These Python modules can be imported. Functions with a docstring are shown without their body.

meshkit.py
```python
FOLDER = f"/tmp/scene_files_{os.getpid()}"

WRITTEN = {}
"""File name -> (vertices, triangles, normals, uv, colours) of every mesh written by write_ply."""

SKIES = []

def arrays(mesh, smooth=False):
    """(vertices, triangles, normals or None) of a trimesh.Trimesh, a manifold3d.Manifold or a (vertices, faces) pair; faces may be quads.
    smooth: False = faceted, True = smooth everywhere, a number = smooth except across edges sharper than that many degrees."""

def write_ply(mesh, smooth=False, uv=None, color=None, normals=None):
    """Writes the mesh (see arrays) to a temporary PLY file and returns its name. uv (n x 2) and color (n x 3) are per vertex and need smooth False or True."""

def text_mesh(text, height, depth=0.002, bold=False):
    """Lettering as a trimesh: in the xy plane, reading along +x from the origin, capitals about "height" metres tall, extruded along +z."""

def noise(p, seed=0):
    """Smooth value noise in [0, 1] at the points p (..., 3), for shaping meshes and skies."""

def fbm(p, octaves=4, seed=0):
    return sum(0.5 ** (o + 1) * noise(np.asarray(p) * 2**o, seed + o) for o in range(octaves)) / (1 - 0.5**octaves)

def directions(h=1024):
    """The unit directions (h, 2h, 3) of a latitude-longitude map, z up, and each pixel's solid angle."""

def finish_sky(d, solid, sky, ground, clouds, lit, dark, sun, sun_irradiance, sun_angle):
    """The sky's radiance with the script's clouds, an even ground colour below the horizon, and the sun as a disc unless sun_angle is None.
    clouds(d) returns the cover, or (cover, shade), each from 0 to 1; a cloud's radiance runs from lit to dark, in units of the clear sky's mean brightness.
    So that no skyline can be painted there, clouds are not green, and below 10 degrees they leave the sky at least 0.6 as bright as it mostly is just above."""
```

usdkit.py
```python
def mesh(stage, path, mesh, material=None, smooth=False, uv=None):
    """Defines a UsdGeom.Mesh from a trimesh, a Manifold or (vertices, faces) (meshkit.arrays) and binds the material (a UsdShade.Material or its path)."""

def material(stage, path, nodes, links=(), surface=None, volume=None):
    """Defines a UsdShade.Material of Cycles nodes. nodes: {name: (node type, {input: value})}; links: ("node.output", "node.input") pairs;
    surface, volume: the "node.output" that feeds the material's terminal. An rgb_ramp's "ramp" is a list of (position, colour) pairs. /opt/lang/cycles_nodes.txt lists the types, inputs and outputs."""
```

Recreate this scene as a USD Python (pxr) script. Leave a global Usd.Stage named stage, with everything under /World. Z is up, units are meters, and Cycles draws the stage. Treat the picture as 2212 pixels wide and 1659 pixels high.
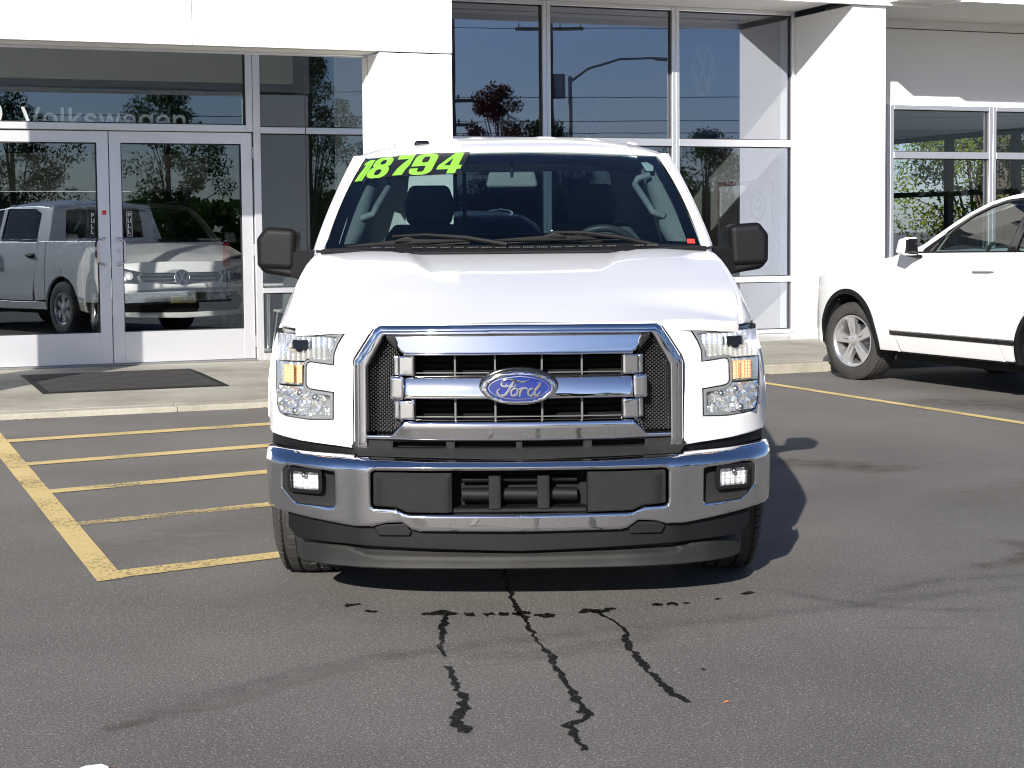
import math, random
import numpy as np, trimesh, shapely, manifold3d
from shapely import affinity
from shapely.geometry import Polygon, MultiPolygon, LineString, Point, box as sbox
from shapely.ops import unary_union
from scipy.interpolate import PchipInterpolator
import usdkit, meshkit
from pxr import Usd, UsdGeom, UsdLux, UsdShade, Gf, Sdf

stage = Usd.Stage.CreateInMemory()
UsdGeom.SetStageUpAxis(stage, UsdGeom.Tokens.z)
UsdGeom.SetStageMetersPerUnit(stage, 1.0)
UsdGeom.Xform.Define(stage, '/World')
RNG = np.random.default_rng(7)
random.seed(7)

# ------------------------------------------------------------------ camera
CAM_H, PITCH, ROLL = 1.43, 0.067, 0.009
EXPOSURE = 0.8
cam = UsdGeom.Camera.Define(stage, '/World/camera')
fwd = np.array([0, math.cos(PITCH), -math.sin(PITCH)])
up0, rt0 = np.array([0, math.sin(PITCH), math.cos(PITCH)]), np.array([1.0, 0, 0])
cR = math.cos(ROLL) * rt0 - math.sin(ROLL) * up0
cU = math.sin(ROLL) * rt0 + math.cos(ROLL) * up0
cam.AddTransformOp().Set(Gf.Matrix4d(*[float(x) for x in (*cR, 0, *cU, 0, *(-fwd), 0, 0, 0, CAM_H, 1)]))
cam.CreateHorizontalApertureAttr(36.0)
cam.CreateVerticalApertureAttr(27.0)
cam.CreateFocalLengthAttr(3700 / 2212 * 36.0)
cam.CreateVerticalApertureOffsetAttr(-84.2 / 2212 * 36.0)
cam.CreateExposureAttr(EXPOSURE)
cam.CreateClippingRangeAttr(Gf.Vec2f(0.05, 5000))

# ------------------------------------------------------------------ sky and sun
SUN_EL = math.radians(23.5)
SUN_H = np.array([-0.2504, -0.9681])            # horizontal direction towards the sun
to_sun = np.array([*(SUN_H * math.cos(SUN_EL)), math.sin(SUN_EL)])
sky = UsdLux.DomeLight.Define(stage, '/World/sky')
sky.CreateIntensityAttr(1.0)
sky_mat = usdkit.material(stage, '/World/Looks/sky_look', {
    's': ('sky_texture', {'sky_type': 'single_scattering', 'sun_disc': False, 'sun_elevation': SUN_EL,
                          'sun_rotation': math.atan2(SUN_H[0], SUN_H[1]), 'altitude': 650.0, 'air_density': 1.0, 'aerosol_density': 0.9, 'ozone_density': 1.5}), 'h': ('mix', {'mix_type': 'multiply', 'fac': 1.0, 'color2': (.86, .95, 1.22)}),
    'b': ('background_shader', {'strength': 0.05})}, [('s.color', 'h.color1'), ('h.color', 'b.color')], surface='b.background')
UsdShade.MaterialBindingAPI.Apply(sky.GetPrim()).Bind(sky_mat)
sky.GetPrim().SetCustomDataByKey('kind', 'structure')
sun = UsdLux.DistantLight.Define(stage, '/World/sun')
sun.CreateIntensityAttr(1.25)
sun.CreateAngleAttr(0.5)
sun.CreateNormalizeAttr(True)
sun.CreateColorAttr(Gf.Vec3f(1.0, 0.95, 0.87))
zax = to_sun
xax = np.cross([0, 0, 1], zax); xax /= np.linalg.norm(xax)
yax = np.cross(zax, xax)
sun.AddTransformOp().Set(Gf.Matrix4d(*[float(x) for x in (*xax, 0, *yax, 0, *zax, 0, 0, 0, 30, 1)]))

# ------------------------------------------------------------------ lot frame: u along the shop front, v towards it
PHI = math.radians(22.0)
UV = np.array([[math.cos(PHI), math.sin(PHI)], [-math.sin(PHI), math.cos(PHI)]])
def uvxy(u, v):
    return (u * UV[0, 0] + v * UV[1, 0], u * UV[0, 1] + v * UV[1, 1])
def lot(m):
    """a mesh given in (u, v, z) moved to the world"""
    v = np.array(m.vertices); w = v.copy()
    w[:, 0] = v[:, 0] * UV[0, 0] + v[:, 1] * UV[1, 0]
    w[:, 1] = v[:, 0] * UV[0, 1] + v[:, 1] * UV[1, 1]
    return trimesh.Trimesh(w, m.faces, process=False)

# ------------------------------------------------------------------ helpers for the scene tree
_used = {}
def numbered(parent, name):
    k = (parent, name); n = _used.get(k, -1) + 1; _used[k] = n
    return f'{parent}/{name}' if n == 0 else f'{parent}/{name}_{n:03d}'
def data(prim, label=None, category=None, group=None, kind=None):
    for k, v in (('label', label), ('category', category), ('group', group), ('kind', kind)):
        if v: prim.SetCustomDataByKey(k, v)
    return prim
def xf(name, parent='/World', loc=None, rotz=None):
    p = UsdGeom.Xform.Define(stage, numbered(parent, name))
    if loc is not None: p.AddTranslateOp().Set(Gf.Vec3d(*map(float, loc)))
    if rotz is not None: p.AddRotateZOp().Set(float(rotz))
    return str(p.GetPath())
def thing(name, label, category, group=None, loc=None, rotz=None, kind=None):
    p = xf(name, '/World', loc, rotz)
    data(stage.GetPrimAtPath(p), label, category, group, kind)
    return p
def obj(parent, name, mesh, mat, smooth=35, label=None, **kw):
    if isinstance(mesh, (list, tuple)) and len(mesh) and isinstance(mesh[0], trimesh.Trimesh):
        mesh = trimesh.util.concatenate(list(mesh))
    path = numbered(parent, name)
    usdkit.mesh(stage, path, mesh, M[mat], smooth)
    if label or kw: data(stage.GetPrimAtPath(path), label, **kw)
    return path
def copy_of(src, name, label, loc, rotz=0, group=None, scale=None, category=None):
    p = UsdGeom.Xform.Define(stage, numbered('/World', name))
    p.AddTranslateOp().Set(Gf.Vec3d(*map(float, loc))); p.AddRotateZOp().Set(float(rotz))
    if scale: p.AddScaleOp().Set(Gf.Vec3f(scale, scale, scale))
    pr = p.GetPrim(); pr.GetReferences().AddInternalReference(src); pr.SetInstanceable(True)
    data(pr, label, category, group)
    return pr

# ------------------------------------------------------------------ helpers for shapes
def tm(v, f): return trimesh.Trimesh(np.asarray(v, float), np.asarray(f, int), process=False)
def box(x0, x1, y0, y1, z0, z1):
    m = trimesh.creation.box([x1 - x0, y1 - y0, z1 - z0]); m.apply_translation([(x0 + x1) / 2, (y0 + y1) / 2, (z0 + z1) / 2]); return m
def cbox(x0, x1, y0, y1, z0, z1, c=0.01):
    a, b, d = (x1 - x0) / 2, (y1 - y0) / 2, (z1 - z0) / 2
    c = min(c, a * .9, b * .9, d * .9)
    pts = [[sx * (a - c * (k != 0)), sy * (b - c * (k != 1)), sz * (d - c * (k != 2))] for sx in (-1, 1) for sy in (-1, 1) for sz in (-1, 1) for k in range(3)]
    m = trimesh.convex.convex_hull(np.array(pts)); m.apply_translation([(x0 + x1) / 2, (y0 + y1) / 2, (z0 + z1) / 2]); return m
def lbox(u0, u1, v0, v1, z0, z1, c=0):
    return lot(cbox(u0, u1, v0, v1, z0, z1, c) if c else box(u0, u1, v0, v1, z0, z1))
def hull(pts, r=0.0, sub=1):
    """hull of spheres (or of points)"""
    if r == 0: return trimesh.convex.convex_hull(np.asarray(pts, float))
    s = trimesh.creation.icosphere(sub, 1.0).vertices
    rr = np.broadcast_to(r, len(pts))
    return trimesh.convex.convex_hull(np.vstack([np.asarray(p) + s * q for p, q in zip(pts, rr)]))
def tube(pts, r, n=8, caps=True):
    pts = np.asarray(pts, float); k = len(pts); r = np.broadcast_to(r, k)
    t = np.gradient(pts, axis=0); t /= np.linalg.norm(t, axis=1, keepdims=True) + 1e-12
    ref = np.array([0, 0, 1.0]) if abs(t[0][2]) < .9 else np.array([1.0, 0, 0])
    V = []; a = np.cross(t[0], ref); a /= np.linalg.norm(a)
    for i in range(k):
        a = a - t[i] * (a @ t[i]); a /= np.linalg.norm(a); b = np.cross(t[i], a)
        th = np.arange(n) / n * 2 * np.pi
        V.append(pts[i] + r[i] * (np.cos(th)[:, None] * a + np.sin(th)[:, None] * b))
    V = np.vstack(V); F = []
    for i in range(k - 1):
        for j in range(n):
            p, q = i * n + j, i * n + (j + 1) % n
            F += [[p, p + n, q + n], [p, q + n, q]]
    if caps:
        for base, fl in ((0, 1), ((k - 1) * n, 0)):
            for j in range(1, n - 1):
                F.append([base, base + j, base + j + 1] if fl else [base, base + j + 1, base + j])
    m = tm(V, F)
    if m.volume < 0: m.invert()
    return m
def cyl(p0, p1, r, n=20): return tube([p0, p1], r, n)
def grid_mesh(P):
    """P (a, b, 3) -> quads as triangles"""
    a, b = P.shape[:2]; idx = np.arange(a * b).reshape(a, b)
    q = np.stack([idx[:-1, :-1], idx[1:, :-1], idx[1:, 1:], idx[:-1, 1:]], -1).reshape(-1, 4)
    return tm(P.reshape(-1, 3), np.vstack([q[:, [0, 1, 2]], q[:, [0, 2, 3]]]))
def revolve(profile, n=48, axis='x'):
    """profile (axial, radius) around an axis"""
    pr = np.asarray(profile, float); th = np.linspace(0, 2 * np.pi, n + 1)
    P = np.zeros((len(pr), n + 1, 3))
    P[..., 0] = pr[:, 0][:, None]; P[..., 1] = pr[:, 1][:, None] * np.cos(th); P[..., 2] = pr[:, 1][:, None] * np.sin(th)
    m = grid_mesh(P); m.merge_vertices()
    if axis == 'y': m.vertices = m.vertices[:, [1, 0, 2]]; m.invert()
    if axis == 'z': m.vertices = m.vertices[:, [1, 2, 0]]
    return m
def arch_shell(x0, x1, yc, zc, r, a0=-.12, a1=math.pi + .12, n=28):
    th = np.linspace(a0, a1, n)
    P = np.stack([np.stack([np.full(n, x), yc + r * np.cos(th), zc + r * np.sin(th)], 1) for x in (x0, x1)])
    return grid_mesh(P)
def mirx(m):
    v = np.array(m.vertices); v[:, 0] *= -1
    return tm(v, np.array(m.faces)[:, ::-1])
def moved(m, d): return tm(np.array(m.vertices) + np.asarray(d, float), m.faces)
def polys(g):
    return [p for p in getattr(g, 'geoms', [g]) if p.geom_type == 'Polygon' and p.area > 1e-9]
def tri2d(p):
    """(verts, tris) of one polygon"""
    c = np.asarray(p.exterior.coords)[:-1]
    if not p.interiors and len(c) == 4 and p.area > .999 * p.envelope.area: return c, np.array([[0, 1, 2], [0, 2, 3]])
    import mapbox_earcut as me
    rings = [c] + [np.asarray(i.coords)[:-1] for i in p.interiors]
    v = np.vstack(rings); ends = np.cumsum([len(r) for r in rings]).astype(np.uint32)
    return v, me.triangulate_float64(v, ends).reshape(-1, 3)
def sheet2d(poly, cell, ring=()):
    """a polygon cut by a square grid and by rings along its edge: verts, tris, distance to the edge"""
    poly = unary_union(polys(poly.buffer(0)))
    parts, prev = [], poly
    for r in ring:
        inner = poly.buffer(-r, join_style='mitre'); parts += polys(prev.difference(inner)); prev = inner
    parts += polys(prev)
    VV, TT, n = [], [], 0
    for part in parts:
        x0, y0, x1, y1 = part.bounds
        gx = np.arange(math.floor(x0 / cell), math.ceil(x1 / cell) + 1) * cell
        gy = np.arange(math.floor(y0 / cell), math.ceil(y1 / cell) + 1) * cell
        X, Y = np.meshgrid(gx[:-1], gy[:-1]); b = shapely.box(X.ravel(), Y.ravel(), X.ravel() + cell, Y.ravel() + cell)
        shapely.prepare(part)
        hit = shapely.intersects(part, b); b = b[hit]
        ins = shapely.contains_properly(part, b)
        for g, full in zip(np.where(ins, b, shapely.intersection(part, b)), ins):
            for p in polys(g):
                v, t = tri2d(p); VV.append(v); TT.append(t + n); n += len(v)
    V, T = np.vstack(VV), np.vstack(TT)
    key = np.round(V, 6); _, first, inv = np.unique(key, axis=0, return_index=True, return_inverse=True)
    V = V[first]; T = inv.ravel()[T]
    T = T[(T[:, 0] != T[:, 1]) & (T[:, 1] != T[:, 2]) & (T[:, 0] != T[:, 2])]
    d = shapely.distance(shapely.points(V), poly.boundary)
    return V, T, d
def panel(poly, fn, out, cell=0.03, r=0.004, thick=0.02, both=False):
    """a panel over a polygon of two coordinates: fn(a, b) -> points; out = outward direction; edge rounded by r and turned back by thick"""
    ring = (r * .3, r) if r > 0 else ()
    V, T, d = sheet2d(poly, cell, ring)
    P = np.stack(np.broadcast_arrays(*fn(V[:, 0], V[:, 1])), -1).astype(float); out = np.asarray(out, float); out = out / np.linalg.norm(out)
    if r > 0:
        k = np.clip(1 - d / r, 0, 1); P = P - out * (r * (1 - np.sqrt(1 - k * k)))[:, None]
    nrm = np.cross(P[T[:, 1]] - P[T[:, 0]], P[T[:, 2]] - P[T[:, 0]])
    if (nrm @ out).sum() < 0: T = T[:, ::-1]
    F = [T]; Vs = [P]
    if thick > 0:
        e = np.vstack([T[:, [0, 1]], T[:, [1, 2]], T[:, [2, 0]]]); s = np.sort(e, 1)
        _, idx, cnt = np.unique(s, axis=0, return_index=True, return_counts=True)
        be = e[idx[cnt == 1]]; n = len(P); ids = np.unique(be); mp = np.full(n, -1); mp[ids] = np.arange(len(ids)) + n
        Vs.append(P[ids] - out * thick)
        F += [np.stack([be[:, 1], be[:, 0], mp[be[:, 0]]], 1), np.stack([be[:, 1], mp[be[:, 0]], mp[be[:, 1]]], 1)]
        if both:
            n2 = n + len(ids); Vs.append(P - out * thick); F.append(T[:, ::-1] + n2)
    return tm(np.vstack(Vs), np.vstack(F))
def front(poly, F, **k):
    """panel seen from the front: polygon in (x, z), F(x, z) = y"""
    return panel(poly, lambda x, z: (x, F(x, z), z), (0, -1, 0), **k)
def sym(pts):
    """right half outline (x >= 0, from top to bottom) -> whole symmetric polygon"""
    return Polygon(list(pts) + [(-x, z) for x, z in reversed(pts)]).buffer(0)
def rrect(x0, x1, z0, z1, r):
    return sbox(x0 + r, z0 + r, x1 - r, z1 - r).buffer(r, quad_segs=5)
def rounded(p, r): return p.buffer(-r, quad_segs=4).buffer(2 * r, quad_segs=4).buffer(-r, quad_segs=4)
def extr(poly, h, to):
    """flat polygon extruded by h; to(x, y, z) maps to space"""
    out = []
    for p in polys(poly):
        m = trimesh.creation.extrude_polygon(p, h, engine='earcut')
        v = np.array(m.vertices); w = np.stack(np.broadcast_arrays(*to(v[:, 0], v[:, 1], v[:, 2])), -1)
        q = tm(w, m.faces)
        if q.volume < 0: q.invert()
        out.append(q)
    return trimesh.util.concatenate(out)
def text_poly(text, h, grow=0.0, bold=True):
    m = meshkit.text_mesh(text, h, 0.01, bold)
    v, f = np.array(m.vertices), np.array(m.faces); top = (v[f][:, :, 2] > .005).all(1)
    g = unary_union([Polygon(t[:, :2]) for t in v[f[top]]])
    return g.buffer(grow + 1e-5)
def emblem(R):
    """round badge with two stacked letters inside a ring, centred on 0"""
    c = Point(0, 0); ring = c.buffer(R, 24).difference(c.buffer(R * .87, 24))
    w = R * .16
    V = LineString([(-.40 * R, .86 * R), (0, .10 * R), (.40 * R, .86 * R)]).buffer(w / 2, cap_style='flat', join_style='mitre')
    W = LineString([(-.84 * R, .42 * R), (-.38 * R, -.72 * R), (0, .05 * R), (.38 * R, -.72 * R), (.84 * R, .42 * R)]).buffer(w / 2, cap_style='flat', join_style='mitre')
    return unary_union([ring, unary_union([V, W]).intersection(c.buffer(R * .88, 24))])

# ------------------------------------------------------------------ materials
M = {}
def mat(name, nodes, links=(), surface='p.BSDF'):
    M[name] = usdkit.material(stage, f'/World/Looks/{name}', nodes, links, surface=surface); return M[name]
def plain(name, col, rough=.5, metal=0., bump=None, var=None, **kw):
    """principled with fine noise in tone (var = (scale, amount)) and relief (bump = (scale, strength))"""
    n = {'g': ('geometry', {}), 'p': ('principled_bsdf', {'base_color': col, 'roughness': rough, 'metallic': metal, **kw})}; l = []
    if var:
        n['vn'] = ('noise_texture', {'scale': var[0], 'detail': 5.0, 'roughness': .6}); l.append(('g.position', 'vn.vector'))
        a = var[1]; n['vr'] = ('rgb_ramp', {'ramp': [(.25, tuple(c * (1 - a) for c in col)), (.75, tuple(min(c * (1 + a), 1) for c in col))]})
        l += [('vn.fac', 'vr.fac'), ('vr.color', 'p.base_color')]
    if bump:
        n['bn'] = ('noise_texture', {'scale': bump[0], 'detail': 3.0}); n['b'] = ('bump', {'strength': bump[1], 'distance': .004})
        l += [('g.position', 'bn.vector'), ('bn.fac', 'b.height'), ('b.normal', 'p.normal')]
    return mat(name, n, l)
def pane(name, tint, ior=1.5, rough=0.0, gloss=(1, 1, 1), wave=0.0):
    """thin glass: clear with a Fresnel mirror, the same from both sides"""
    n = {'t': ('transparent_bsdf', {'color': tint}), 'r': ('glossy_bsdf', {'color': gloss, 'roughness': rough}), 'g': ('geometry', {}),
         'i': ('math', {'math_type': 'multiply_add', 'value2': 1 / ior - ior, 'value3': ior}), 'f': ('fresnel', {}), 'm': ('mix_closure', {})}
    l = [('g.backfacing', 'i.value1'), ('i.value', 'f.IOR'), ('f.fac', 'm.fac'), ('t.BSDF', 'm.closure1'), ('r.BSDF', 'm.closure2')]
    if wave:
        n['wn'] = ('noise_texture', {'scale': 2.2, 'detail': 1.0}); n['b'] = ('bump', {'strength': wave, 'distance': .01})
        l += [('g.position', 'wn.vector'), ('wn.fac', 'b.height'), ('b.normal', 'r.normal')]
    return mat(name, n, l, 'm.closure')
plain('white_paint', (.72, .72, .73), .25, coat_weight=.55, coat_roughness=.03)
plain('suv_paint', (.72, .72, .72), .25, coat_weight=1.0, coat_roughness=.03)
plain('chrome', (.80, .80, .82), .045, 1.0)
plain('satin_chrome', (.62, .62, .64), .22, 1.0)
plain('reflector', (.92, .92, .90), .08, .90, bump=(120, .25))
plain('lamp_white', (.88, .88, .90), .16, .45, bump=(120, .2))
plain('grey_trim', (.24, .25, .26), .3, .3)
plain('black_plastic', (.0055, .0055, .0068), .55, bump=(700, .2), specular_ior_level=.22)
plain('mesh_grey', (.045, .045, .047), .45)
plain('textured_black', (.010, .010, .0105), .62, bump=(420, .6), var=(9, .25), specular_ior_level=.25)
plain('dam_plastic', (.015, .0148, .0145), .6, bump=(300, .15), var=(6, .3), specular_ior_level=.3)
plain('gloss_black', (.008, .008, .010), .12)
plain('deep_black', (.004, .004, .004), .9)
plain('fin_grey', (.10, .10, .10), .35)
plain('rubber', (.030, .029, .028), .75, bump=(160, .2), var=(14, .25))
plain('alloy', (.62, .62, .63), .28, .85)
plain('badge_blue', (.012, .025, .16), .15, coat_weight=1.0, coat_roughness=.02)
plain('amber', (.72, .42, .22), .2, bump=(260, .8))
plain('red_lens', (.45, .01, .012), .15, coat_weight=1.0)
plain('red_paint', (.30, .012, .015), .3, coat_weight=1.0)
plain('cab_trim', (.26, .26, .255), .7, var=(30, .08))
plain('wheel_leather', (.055, .057, .058), .45)
plain('cab_dark', (.022, .023, .026), .75, bump=(300, .2))
plain('seat_cloth', (.10, .105, .105), .9, bump=(500, .4), var=(60, .2))
plain('headliner', (.42, .42, .41), .9)
plain('lime', (.22, .58, .05), .5)
plain('sticker_black', (.012, .012, .014), .35)
plain('red_sticker', (.75, .05, .04), .5)
plain('white_sticker', (.75, .78, .75), .5)
plain('yellow_card', (.75, .62, .03), .5)
plain('paper_white', (.80, .79, .77), .7)
plain('banner_blue', (.05, .11, .42), .55)
plain('banner_mark', (.62, .68, .85), .55)
plain('frosted', (.85, .84, .82), .6)
plain('stucco', (.80, .795, .78), .8, bump=(90, .25), var=(1.2, .02))
plain('panel_white', (.82, .82, .81), .38, var=(.8, .015))
plain('soffit_paint', (.66, .65, .62), .7, var=(1.5, .03))
plain('aluminium', (.84, .84, .87), .42, .90, var=(3, .03))
plain('portal_back', (.34, .34, .34), .6)
plain('hinge_metal', (.40, .40, .41), .35, .8)
plain('mirror_dark', (.30, .31, .33), .04, 1.0)
plain('gasket', (.02, .02, .02), .6)
plain('wall_beige', (.40, .375, .325), .85, var=(1.0, .03))
plain('wall_white', (.72, .71, .68), .85, var=(1.0, .03))
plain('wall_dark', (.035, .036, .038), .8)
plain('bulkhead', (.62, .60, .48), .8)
plain('floor_tile', (.42, .41, .39), .25, var=(2, .05))
plain('ceiling_tile', (.60, .59, .56), .9)
plain('roofing', (.25, .25, .25), .9)
plain('orange_panel', (.70, .10, .02), .6)
plain('chair_white', (.72, .73, .72), .4)
plain('table_grey', (.45, .45, .44), .4)
plain('orange_leaf', (.72, .20, .05), .6)
plain('dry_leaf', (.16, .06, .03), .7)
plain('bark', (.075, .055, .04), .9, bump=(30, .6), var=(8, .3))
plain('pole_wood', (.11, .085, .065), .9, var=(6, .25))
plain('wire_black', (.02, .02, .02), .6)
plain('lamp_grey', (.25, .25, .26), .5, .4)
pane('car_glass', (.42, .53, .55), 1.6)
pane('cab_glass', (.50, .58, .56), 1.5)
pane('lens_clear', (.97, .98, .98), 1.45)
pane('shop_glass', (.90, .91, .91), 2.15, gloss=(.76, .88, 1.0), wave=.010)
pane('tower_glass', (.90, .92, .93), 2.9, gloss=(.82, .86, 1.0), wave=.010)
pane('wing_glass', (.87, .91, .95), 1.5, wave=.01)
def leafy(name, a, b):
    mat(name, {'o': ('geometry', {}), 'r': ('rgb_ramp', {'ramp': [(0., a), (1., b)]}), 'd': ('diffuse_bsdf', {}), 't': ('translucent_bsdf', {}), 'm': ('mix_closure', {'fac': .3})},
        [('o.random_per_island', 'r.fac'), ('r.color', 'd.color'), ('r.color', 't.color'), ('d.BSDF', 'm.closure1'), ('t.BSDF', 'm.closure2')], 'm.closure')
leafy('leaf_green', (.035, .075, .014), (.12, .17, .035))
leafy('leaf_yellow', (.13, .16, .025), (.36, .34, .07))
leafy('leaf_red', (.06, .012, .010), (.16, .035, .02))
leafy('leaf_dark', (.018, .045, .012), (.05, .085, .022))
# asphalt: aggregate specks, tone patches, brownish drift
mat('asphalt', {'g': ('geometry', {}),
    'n1': ('noise_texture', {'scale': .7, 'detail': 9.0, 'roughness': .62}), 'r1': ('rgb_ramp', {'ramp': [(.28, (.104, .098, .091)), (.52, (.134, .127, .118)), (.74, (.162, .153, .142))]}),
    'n2': ('noise_texture', {'scale': 115., 'detail': 4.0, 'roughness': .8}), 'r2': ('rgb_ramp', {'ramp': [(.30, (.28, .28, .29)), (.5, (.92, .92, .92)), (.70, (1.95, 1.92, 1.86))]}),
    'mul': ('mix', {'mix_type': 'multiply', 'fac': 1.0}),
    'v': ('voronoi_texture', {'scale': 125., 'randomness': 1.0}), 'vw': ('white_noise_texture', {}),
    'rs': ('rgb_ramp', {'ramp': [(.0, (1, 1, 1)), (.24, (1, 1, 1)), (.36, (0, 0, 0)), (1., (0, 0, 0))]}), 'rk': ('rgb_ramp', {'ramp': [(.58, (0, 0, 0)), (.74, (.35, .35, .35)), (1., (1, 1, 1))]}),
    'sp': ('math', {'math_type': 'multiply'}), 'mx': ('mix', {'color2': (.42, .405, .38)}),
    'n3': ('noise_texture', {'scale': 260., 'detail': 2.0}), 'b': ('bump', {'strength': .45, 'distance': .004}),
    'p': ('principled_bsdf', {'roughness': .82, 'specular_ior_level': .35})},
    [('g.position', 'n1.vector'), ('n1.fac', 'r1.fac'), ('g.position', 'n2.vector'), ('n2.fac', 'r2.fac'), ('r1.color', 'mul.color1'), ('r2.color', 'mul.color2'),
     ('g.position', 'v.vector'), ('v.position', 'vw.vector'), ('v.distance', 'rs.fac'), ('vw.value', 'rk.fac'), ('rs.color', 'sp.value1'), ('rk.color', 'sp.value2'),
     ('sp.value', 'mx.fac'), ('mul.color', 'mx.color1'), ('mx.color', 'p.base_color'), ('g.position', 'n3.vector'), ('n3.fac', 'b.height'), ('b.normal', 'p.normal')])
def worn(name, col, lo, hi, scale=55.):
    """paint worn through to the asphalt: holes by noise"""
    mat(name, {'g': ('geometry', {}), 'n': ('noise_texture', {'scale': scale, 'detail': 5.0, 'roughness': .7}), 'n2': ('noise_texture', {'scale': 1.7, 'detail': 2.0}),
        'ad': ('math', {'math_type': 'multiply_add', 'value2': .55}), 'r': ('map_range', {'from_min': lo, 'from_max': hi, 'clamp': True}),
        'nv': ('noise_texture', {'scale': 20., 'detail': 4.0}), 'rv': ('rgb_ramp', {'ramp': [(.3, tuple(c * .85 for c in col)), (.7, col)]}),
        'd': ('principled_bsdf', {'roughness': .75}), 't': ('transparent_bsdf', {}), 'm': ('mix_closure', {})},
        [('g.position', 'n.vector'), ('g.position', 'n2.vector'), ('n2.fac', 'ad.value1'), ('n.fac', 'ad.value3'), ('ad.value', 'r.value'), ('g.position', 'nv.vector'), ('nv.fac', 'rv.fac'),
         ('rv.color', 'd.base_color'), ('r.result', 'm.fac'), ('t.BSDF', 'm.closure1'), ('d.BSDF', 'm.closure2')], 'm.closure')
worn('paint_fresh', (.60, .455, .19), .60, .72)
worn('paint_worn', (.58, .445, .19), .68, .82)
def veil(name, col, amount, scale=4.):
    mat(name, {'g': ('geometry', {}), 'n': ('noise_texture', {'scale': scale, 'detail': 6.0, 'roughness': .65}), 'a': ('attribute', {'attribute': 'fade'}),
        'r': ('map_range', {'from_min': .32, 'from_max': .72, 'to_max': amount, 'clamp': True}), 'mu': ('math', {'math_type': 'multiply'}), 'd': ('diffuse_bsdf', {'color': col}), 't': ('transparent_bsdf', {}), 'm': ('mix_closure', {})},
        [('g.position', 'n.vector'), ('n.fac', 'r.value'), ('r.result', 'mu.value1'), ('a.fac', 'mu.value2'), ('mu.value', 'm.fac'), ('t.BSDF', 'm.closure1'), ('d.BSDF', 'm.closure2')], 'm.closure')
veil('rubber_mark', (.045, .042, .039), .24, 9.)
veil('dust_mark', (.20, .185, .17), .7, 9.)
veil('brown_stain', (.075, .058, .045), .55, 7.)
mat('wet_tar', {'g': ('geometry', {}), 'n': ('noise_texture', {'scale': 95., 'detail': 3.0}), 'r': ('map_range', {'from_min': .33, 'from_max': .43, 'clamp': True}), 'b': ('bump', {'strength': .5, 'distance': .003}),
    'd': ('principled_bsdf', {'base_color': (.004, .0035, .0035), 'roughness': .6, 'specular_ior_level': .2}), 't': ('transparent_bsdf', {}), 'm': ('mix_closure', {})},
    [('g.position', 'n.vector'), ('n.fac', 'r.value'), ('n.fac', 'b.height'), ('b.normal', 'd.normal'), ('r.result', 'm.fac'), ('t.BSDF', 'm.closure1'), ('d.BSDF', 'm.closure2')], 'm.closure')
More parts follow.
